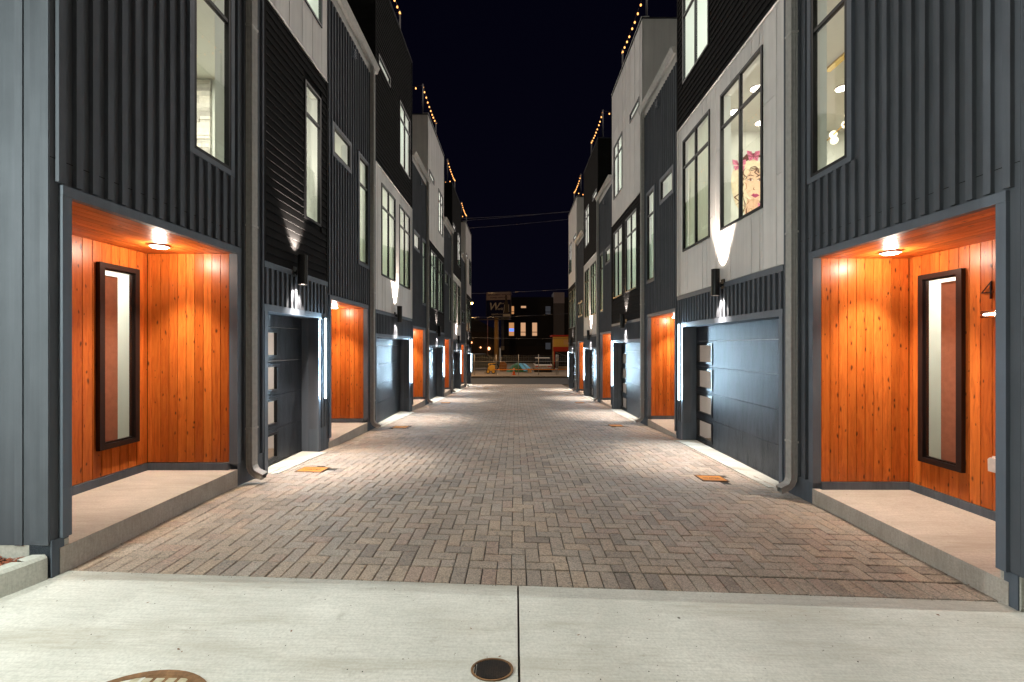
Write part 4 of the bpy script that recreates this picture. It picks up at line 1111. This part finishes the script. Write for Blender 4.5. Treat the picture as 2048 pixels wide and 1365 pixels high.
# ------------------------------------------------------------------ street and lot beyond
GZ = -1.055
def flatsheet(name, x0, x1, y0, y1, z, m): return sheet(name, [x0, x1], [y0, y1], lambda x, y: z, m, kind='structure')
flatsheet('street', -80, 80, 29.45, 35.6, GZ, M['asphalt'])
b = MB(); b.box((-80, 35.6, -1.3), (80, 35.75, GZ + .12)); b.build('kerb', M['lot'], None, (0, 35.7, -1), kind='structure')
b = MB(); b.box((-80, 35.752, -1.3), (80, 37.3, GZ + .115)); b.build('pavement', M['lot'], None, (0, 36.5, -1), kind='structure')
flatsheet('lot_ground', -80, 80, 37.3, 75, GZ + .06, M['lot'])
LZ = GZ + .06
def bx(name, m, a, b_, parent=None): 
    q = MB(); q.box(a, b_); return q.build(name, m, parent, tuple((x + y) / 2 for x, y in zip(a, b_)))
# street lamp
root = empty('street_lamp', (-4.6, 36.6, GZ + .115), 'orange glowing street lamp past the end of the left row', 'street lamp')
b = MB(); b.cyl((-4.6, 36.6, GZ + .115), (-4.6, 36.6, 5.35), .075, 12, .05); b.build('pole', M['pipe'], root, (-4.6, 36.6, 2))
b = MB(); b.cyl((-4.6, 36.6, 5.3), (-3.72, 36.7, 5.42), .03, 8); b.build('arm', M['pipe'], root, (-4.2, 36.6, 5.3))
b = MB(); b.box((-3.92, 36.55, 5.36), (-3.58, 36.85, 5.46)); b.build('lamp_head', M['lamp'], root, (-3.75, 36.7, 5.4))
b = MB(); b.ball((-3.75, 36.7, 5.31), .10, 12, 8); b.build('lens', emit('sodium lens', (1, .55, .16), 60), root, (-3.75, 36.7, 5.3))
light('glow', 'POINT', (-3.75, 36.7, 5.15), P_STREET, (1, .58, .22), root, shadow_soft_size=.1)
# utility wires across the street mouth
for k, (x0, z0, x1, z1, y) in enumerate(((-14, 10.9, 14, 13.4, 33.0), (-14, 10.4, 14, 12.85, 33.3), (-14, 11.25, 14, 13.0, 32.7), (-14, 6.1, 14, 7.3, 36.2), (-14, 4.1, 14, 5.2, 36.4), (-14, 2.9, 14, 2.6, 36.5))):
    b = MB(); pts = [(x0 + (x1 - x0) * t, y, z0 + (z1 - z0) * t - .5 * 4 * t * (1 - t)) for t in lin(0, 1, 13)]; b.tube(pts, .013, 5)
    o = b.build('utility_wire', plain('grey cable', (.10, .10, .12), .5), None, (0, y, z0))
    tag(o, ['middle one of three thin cables crossing the dark sky', 'lowest one of three thin cables crossing the dark sky', 'topmost one of three thin cables crossing the dark sky', 'cable crossing above the advertising board', 'cable crossing the upper windows of the dark block', 'low cable crossing the lower windows of the dark block'][k], 'cable', 'overhead cables high' if k < 3 else 'overhead cables low')
# billboard on a thick timber-brown pole
BY = 50
root = empty('billboard', (-2.2, BY, LZ), 'two tone advertising board on a thick brown pole', 'billboard')
b = MB(); b.cyl((-2.2, BY + .2, LZ), (-2.2, BY + .2, 5.2), .27, 16, .24); b.build('pole', plain('brown pole paint', (.30, .17, .06), .6), root, (-2.2, BY, 2))
bq = Matrix.Rotation(R(-13), 4, 'Z'); bc = Vector((-1.94, BY - .25, 6.45))
def bb(name, m, x0, x1, z0, z1, d0, d1, par=root):
    q = MB(); q.box((x0, d0, z0), (x1, d1, z1)); q.v = [tuple(bc + bq @ Vector(v)) for v in q.v]; return q.build(name, m, par, tuple(bc))
board = bb('sign_cabinet', M['lamp'], -1.5, 1.5, -1.52, 1.52, 0, .35)
bb('white_panel', plain('sign white', (.15, .125, .14), .8, 0, .1), -1.46, 1.46, .55, 1.46, -.012, -.001); bb('navy_panel', plain('sign navy', (.006, .008, .030), .9, 0, .02), -1.46, 1.46, -1.46, .545, -.012, -.001)
bb('catwalk', M['lamp'], -2.9, 1.5, -1.75, -1.66, -.5, .6)
def text(body, x, z, size, col, bold=0, shear=0, name='lettering'):
    t = bpy.data.curves.new(name, 'FONT'); t.body = body; t.size = size; t.extrude = .003; t.offset = bold; t.shear = shear; t.materials.append(col)
    o = bpy.data.objects.new(name, t); COL.objects.link(o); o.parent = root
    o.location = bc + bq @ Vector((x, -.016, z)) - wloc(root); o.rotation_euler = (R(90), 0, R(-13)); return to_mesh_object(o)
ink = plain('sign ink', (.03, .02, .05), .6); cream = plain('sign cream', (.24, .22, .21), .8, 0, .1)
text('REPLACEMENT WINDOWS', -1.32, 1.08, .245, ink, .008); text('TOPPED APPROVED', -1.02, .74, .245, ink, .008)
text('W', -1.25, -.62, 1.25, cream, .012, .3); text('indow', .02, .06, .26, cream, .004, .2); text('orld', -.12, -.62, .40, cream, .006, .2); text('828-575-1111', -.85, -1.22, .26, cream, .004)
# standing figure printed on the board (flat print)
def fig(pts, m, d=-.016):
    q = MB(); q.face([tuple(bc + bq @ Vector((x, d, z))) for x, z in pts]); q.build('printed_figure', m, root, tuple(bc))
fig([(.84, .5), (.78, .9), (.9, 1.2), (1.02, 1.05), (1.04, .7), (1.15, .2), (1.2, -1.0), (.7, -1.0), (.72, .1)], plain('dark figure print', (.02, .014, .012), .6))
fig([(.72, .0), (.66, -.6), (.58, -1.0), (.64, -1.0), (.72, -.6), (.77, -.05)], cream, -.018); fig([(1.2, -.05), (1.27, .0), (1.3, -.9), (1.24, -.9)], cream, -.018)
fig([(.55, -1.42), (1.44, -1.42), (1.44, -1.1), (.55, -1.1)], cream, -.017)
bs2 = empty('light_pole', (-3.35, BY + 2, LZ), 'slim pale flagpole left of the advertising board', 'pole')
b = MB(); b.cyl((-3.35, BY + 2, LZ), (-3.35, BY + 2, 7.0), .05, 8, .035); b.ball((-3.35, BY + 2, 7.05), .06, 8, 6); b.build('shaft', plain('faded pole', (.25, .12, .12), .6), bs2, (-3.35, BY + 2, 3))
# dark block with lit windows
DY = 66; dm = plain('dark brick', (.030, .024, .021), .85); dm2 = plain('dark upper cladding', (.020, .019, .021), .8); grey = plain('grey tower render', (.13, .125, .14), .8)
k = DY / 850
blk = empty('apartment_block', (2, DY, LZ), 'dark flat roofed block with three lit windows in a row', 'building')
bx('wall', dm, (-2.2, DY, LZ), (10.5, DY + 8, 1.6), blk); bx('upper_wall', dm2, (-2.2, DY + .06, 1.6), (10.5, DY + 8, 9.2), blk)
bx('stair_tower', grey, (5.95, DY - .5, 1.6), (7.6, DY + 3, 9.9), blk); bx('tower_band', plain('pale tower band', (.40, .38, .44), .8), (5.94, DY - .52, 8.2), (7.61, DY - .505, 9.88), blk)
litw = emit('lit orange window', (1, .46, .18), .30); litp = emit('lit pale window', (1, .55, .30), .34); blue = emit('blue window sign', (.12, .25, 1), .9); dimw = emit('dim window', (.30, .30, .34), .06)
def win(px0, px1, py0, py1, m, bar=True):
    x0, x1 = (px0 - 1030) * k, (px1 - 1030) * k; z0, z1 = 1.608 - (py1 - 692.5) * k, 1.608 - (py0 - 692.5) * k
    q = MB(); t = .06; y = DY - .03
    for a in ((x0 - t, x0, z0 - t, z1 + t), (x1, x1 + t, z0 - t, z1 + t), (x0, x1, z0 - t, z0), (x0, x1, z1, z1 + t)): q.box((a[0], y - .05, a[2]), (a[1], y + .03, a[3]))
    o = q.build('window', M['frame'], blk, (x0, y, z0))
    q = MB(); q.face([(x0, y, z0), (x1, y, z0), (x1, y, z1), (x0, y, z1)]); q.build('pane', m, o, (x0, y, z0))
    if bar: q = MB(); zb_ = z0 + (z1 - z0) * .28; q.box((x0, y - .04, zb_ - .05), (x1, y - .01, zb_ + .05)); q.build('sash_bar', M['frame'], o, (x0, y, zb_))
    return o
w_ = win(1018, 1028, 646, 672, litw, False); q = MB(); z_ = 1.608 - (661 - 692.5) * k; q.box((-11.6 * k, DY - .09, z_ - .18), (-2.2 * k, DY - .045, z_ + .26)); q.build('window_sign', blue, w_, (-.5, DY - .06, z_))
win(1041.5, 1051, 646, 672, litp); win(1064.5, 1074, 646, 672, litp); win(1021, 1028, 613, 628.5, litw); win(1042, 1052, 612.5, 616.5, litp, False); win(1091, 1101, 613, 629, dimw); win(1091, 1101, 686, 699, dimw, False)
bx('downpipe', grey, (-2.15, DY - .3, 1.6), (-1.7, DY - .01, 8.0), blk)
bx('pale_meter_box', plain('pale box', (.5, .42, .34), .6), (-2.2, DY - .45, .98), (-1.66, DY - .02, 1.62), blk)
# dark house behind the left end, with a warm lit gable
dh = empty('dark_house', (-6, 60, LZ), 'dark low house beyond the parked vehicle at left', 'building')
bx('wall', dm, (-9, 60, LZ), (-2.4, 66, 3.6), dh); q = MB(); q.prism([(-9.3, 3.6), (-2.2, 3.6), (-5.8, 5.6)], 'y', 59.8, 66); q.build('roof', dm2, dh, (-6, 62, 4))
for x, z, s in ((-6.15, 2.1, .13), (-4.85, 1.4, .1), (-3.7, 1.25, .22)):
    q = MB(); q.ball((x, 59.85, z), s, 10, 6); q.build('porch_lamp', emit('porch lamp glow', (1, .42, .16), 3), dh, (x, 59.85, z))
# yellow and red kiosk
KY = 46; kz = LZ
ki = empty('kiosk', (5.1, KY, kz), 'yellow and red open kiosk at the right end of the lane', 'kiosk')
yel = plain('yellow ribbed metal', (.62, .42, .10), .5); red = plain('red panel', (.40, .035, .02), .5); cor = plain('cream post', (.62, .40, .20), .6)
kx0, kx1 = (1106 - 1030) * KY / 850, 6.6
for i in range(14):
    x = kx0 + .06 + i * .18
    bx('yellow_rib', yel, (x, KY - .04 - (.02 if i % 2 else 0), 1.608 - (694 - 692.5) * KY / 850), (x + .178, KY, 1.608 + (692.5 - 674) * KY / 850), ki)
bx('wall', yel, (kx0, KY + .002, 1.5), (kx1, KY + .1, 2.65), ki); bx('roof_edge', red, (kx0 - .12, KY - .25, 2.62), (kx1 + .1, KY + 2.6, 2.80), ki)
bx('red_band', red, (kx0, KY - .06, 1.02), (kx1, KY + .05, 1.525), ki); bx('cream_post', cor, (kx0 - .03, KY - .05, kz), (kx0 + .06, KY + .1, 2.6), ki); bx('red_post', red, (kx0 + .065, KY - .05, kz), (kx0 + .2, KY + .1, 1.02), ki)
bx('floor_slab', M['curbc'], (kx0, KY, kz - .05), (kx1, KY + 2.5, kz + .08), ki); bx('rear_wall', dm2, (kx0, KY + 2.4, kz), (kx1, KY + 2.5, 2.6), ki); bx('counter', cor, (kx0 + .6, KY + .3, kz + .09), (kx1, KY + .8, kz + .35), ki)
bx('notice_panel', cor, (kx0 + 1.15, KY - .09, 1.75), (kx1, KY - .065, 2.3), ki)
q = MB(); q.cyl((kx0 + .3, KY + .2, .95), (kx0 + 1.9, KY + .2, .35), .03, 6); q.build('brace', grey, ki, (kx0 + 1, KY, .7))
# vehicles
def car(x, y, z, rot, body_c, name, label, L_=4.5, W=1.8, H=1.45, suv=False):
    root = empty(name, (x, y, z), label, 'car'); Rm = Matrix.Rotation(rot, 4, 'Z'); o_ = Vector((x, y, z))
    def put(mb, nm, m, par=root):
        mb.v = [tuple(o_ + Rm @ Vector(v)) for v in mb.v]; return mb.build(nm, m, par, tuple(o_))
    bm_ = plain(f'{name} paint', body_c, .3, .2)
    hb = H * .55
    prof = [(-L_ / 2, .35), (-L_ / 2 + .02, hb * .9), (-L_ / 2 + .25, hb), (L_ / 2 - 1.1 if not suv else L_ / 2 - .9, hb), (L_ / 2 - .1, hb * .84), (L_ / 2, .4), (L_ / 2 - .1, .25), (-L_ / 2 + .1, .25)]
    q = MB(); q.prism(prof, 'x', -W / 2, W / 2); q.v = [(v[0], v[1], v[2]) for v in q.v]; body = put(q, 'body', bm_)
    cab = [(-L_ / 2 + (.15 if suv else .7), hb), (-L_ / 2 + (.4 if suv else 1.15), H), (L_ / 2 - 1.9, H), (L_ / 2 - 1.15, hb)]
    q = MB(); q.prism(cab, 'x', -W / 2 + .12, W / 2 - .12); put(q, 'cabin_glass', plain(f'{name} glass', (.012, .013, .015), .12))
    q = MB(); q.prism([(cab[1][0] + .02, H), (cab[2][0] - .02, H), (cab[2][0] - .1, H + .05), (cab[1][0] + .1, H + .05)], 'x', -W / 2 + .13, W / 2 - .13); put(q, 'roof', bm_)
    for sx in (-1, 1):
        for yy in (-L_ / 2 + .85, L_ / 2 - .85):
            q = MB(); q.cyl((sx * (W / 2 - .2), yy, .33), (sx * (W / 2 + .01), yy, .33), .33, 18); wh = put(q, 'wheel', M['wire'])
            q = MB(); q.cyl((sx * (W / 2 + .011), yy, .33), (sx * (W / 2 + .02), yy, .33), .2, 12); put(q, 'rim', M['chrome'], wh)
        q = MB(); q.box((sx * (W / 2 - .1), -L_ / 2 - .02, hb * .6), (sx * (W / 2 - .45), -L_ / 2 + .05, hb * .82)); put(q, 'tail_light', plain('tail lens', (.5, .06, .04), .2))
        q = MB(); q.box((sx * (W / 2 - .1), L_ / 2 - .12, hb * .6), (sx * (W / 2 - .45), L_ / 2 + .01, hb * .78)); put(q, 'headlight', plain('head lens', (.7, .66, .6), .1))
    q = MB(); q.box((-W / 2 + .1, -L_ / 2 - .06, .32), (W / 2 - .1, -L_ / 2 + .02, .52)); put(q, 'bumper', M['chrome']); q = MB(); q.box((-.26, -L_ / 2 - .03, hb * .55), (.26, -L_ / 2 - .001, hb * .8)); put(q, 'number_plate', cream)
car((1086 - 1030) * 43 / 850, 44.5, LZ, 0, (.42, .36, .30), 'parked_car', 'pale parked car seen from behind beside the kiosk', 4.3, 1.75, 1.35)
car((958 - 1030) * 45 / 850, 46.5, LZ, R(-62), (.10, .11, .12), 'parked_suv', 'dark parked sport utility vehicle behind the last left strip light', 4.7, 1.85, 1.7, True)
# low equipment, tarp, slide boards, cone, tape, fence
def quadbox(pts, d, nm, m, par):
    q = MB(); n = Vector(d)
    A = [Vector(p) for p in pts]; B_ = [p + n for p in A]; q.face(A); q.face(B_)
    for i in range(4): q.face([A[i], A[(i + 1) % 4], B_[(i + 1) % 4], B_[i]])
    return q.build(nm, m, par, tuple(A[0]))
TY = 42; f = TY / 850
def px(x, y, Y): return ((x - 1030) * Y / 850, Y, 1.608 - (y - 692.5) * Y / 850)
sl = empty('blue_boards', (.9, TY, LZ), 'pair of blue slide boards leaning on the green tarp', 'slide')
bl = plain('blue plastic', (.06, .30, .55), .4)
for (a, b_, c, d) in (((1037, 728), (1043, 727), (1055, 741), (1048, 742)), ((1045, 727), (1051, 728), (1063, 738), (1056, 739))):
    A = [px(*a, TY + .5), px(*b_, TY + .5), px(*c, TY - .4), px(*d, TY - .4)]; quadbox(A, (0, .06, -.06), 'slide_board', bl, sl)
for x in (1057, 1061): q = MB(); X_ = (x - 1030) * f; q.box((X_ - .07, TY - .5, LZ), (X_ + .07, TY - .42, LZ + .42)); q.build('timber_leg', plain('raw timber', (.5, .28, .12), .7), sl, (X_, TY, 0))
q = MB(); gx = (1035 - 1030) * f
for i in range(14):
    for j in range(8):
        def hp(i, j):
            u, v_ = i / 14 * 2 - 1, j / 8 * 2 - 1; r = max(0, 1 - abs(u) ** 1.5) * max(0, 1 - v_ * v_)
            return (gx + u * 1.15, TY + 1.2 + v_ * .8, LZ + .01 + .92 * r + .05 * math.sin(9 * u + 5 * v_) * r)
        q.face([hp(i, j), hp(i + 1, j), hp(i + 1, j + 1), hp(i, j + 1)])
tag(q.build('tarp_mound', plain('green tarp', (.012, .085, .03), .45), None, (gx, TY + 1.2, LZ)), 'green tarp draped over a low mound behind the cone', 'tarp')
dr = MB(); dx = (1006 - 1030) * 44 / 850
dr.prism([(dx - .35, LZ), (dx + .35, LZ), (dx + .42, LZ + .7), (dx + .15, LZ + .98), (dx - .25, LZ + .98), (dx - .4, LZ + .5)], 'y', 43.8, 44.5); dr.cyl((dx, 43.79, LZ + .5), (dx, 43.7, LZ + .5), .2, 12)
tag(dr.build('cable_drum', plain('rusty brown drum', (.20, .085, .03), .7), None, (dx, 44, LZ)), 'rusty brown drum right of the thick pole', 'drum')
cn = empty('traffic_cone', (-.1, 38.2, LZ), 'orange traffic cone with a pale band by the fence', 'traffic cone')
org = plain('cone orange', (.75, .16, .02), .5)
q = MB(); q.cyl((-.1, 38.2, LZ + .03), (-.1, 38.2, LZ + .62), .14, 16, .03); q.build('cone_body', org, cn, (-.1, 38.2, LZ)); q = MB(); q.cyl((-.1, 38.2, LZ + .32), (-.1, 38.2, LZ + .5), .088, 16, .056); q.build('pale_band', cream, cn, (-.1, 38.2, LZ)); q = MB(); q.box((-.3, 38.0, LZ), (.1, 38.4, LZ + .03)); q.build('base', org, cn, (-.1, 38.2, LZ))
tr = empty('trencher', (-2.2, 40.3, LZ), 'small yellow digging machine in front of the pole', 'machine'); yl = plain('machine yellow', (.62, .36, .06), .5)
tx = (981 - 1030) * 40 / 850
for x_, nm in ((-.22, 'wheel'), (.28, 'wheel')):
    q = MB(); q.cyl((tx + x_, 40.0, LZ + .2), (tx + x_, 40.25, LZ + .2), .2, 14); wv = q.build(nm, M['wire'], tr, (tx, 40, LZ)); q = MB(); q.cyl((tx + x_, 39.97, LZ + .2), (tx + x_, 39.995, LZ + .2), .13, 12); q.build('hub', yl, wv, (tx + x_, 40, LZ))
q = MB(); q.prism([(tx - .3, LZ + .25), (tx + .4, LZ + .25), (tx + .42, LZ + .75), (tx + .1, LZ + .85), (tx - .25, LZ + .6)], 'y', 40.0, 40.4); q.build('body', yl, tr, (tx, 40.2, LZ))
q = MB(); q.prism([(tx - .6, LZ + .05), (tx - .35, LZ + .3), (tx - .25, LZ + .3), (tx - .5, LZ)], 'y', 40.05, 40.3); q.build('digging_arm', cream, tr, (tx - .4, 40.2, LZ)); q = MB(); q.tube([(tx - .1, 40.2, LZ + .6), (tx - .2, 40.2, LZ + .9), (tx + .45, 40.2, LZ + .98)], .03, 6); q.build('handle', yl, tr, (tx, 40.2, LZ + .8))
tp = MB(); tp.box((-1.9, 38.9, LZ + .42), (6.5, 38.905, LZ + .49)); tag(tp.build('barrier_tape', emit('dummy', (0, 0, 0), 0) if False else plain('orange tape', (.85, .30, .05), .5), None, (2, 38.9, LZ + .45)), 'orange barrier tape stretched low behind the fence', 'tape')
fe = empty('wire_fence', (1, 37.6, LZ), 'temporary wire fence with slim steel posts across the lot', 'fence'); fm = plain('galvanised steel', (.42, .40, .38), .4, .6)
for x in (-5.2, -3.6, -1.67, .31, 2.09, 3.65, 3.8, 5.4, 7.0):
    q = MB(); q.cyl((x, 37.6, LZ - .05), (x, 37.6, LZ + 1.85), .028, 8); q.build('post', fm, fe, (x, 37.6, LZ))
q = MB(); q.cyl((-6, 37.6, LZ + 1.25), (7.5, 37.6, LZ + 1.25), .014, 6); q.build('rail', fm, fe, (0, 37.6, LZ + 1.25))
q = MB()
for z_ in (.15, .45, .7, .95, 1.45, 1.6, 1.75): q.cyl((-6, 37.6, LZ + z_), (7.5, 37.6, LZ + z_), .0035, 4)
for i in range(90): q.cyl((-6 + i * .15, 37.6, LZ + .1), (-6 + i * .15, 37.6, LZ + 1.75), .0022, 3)
q.build('wire_mesh', fm, fe, (0, 37.6, LZ), kind='stuff')
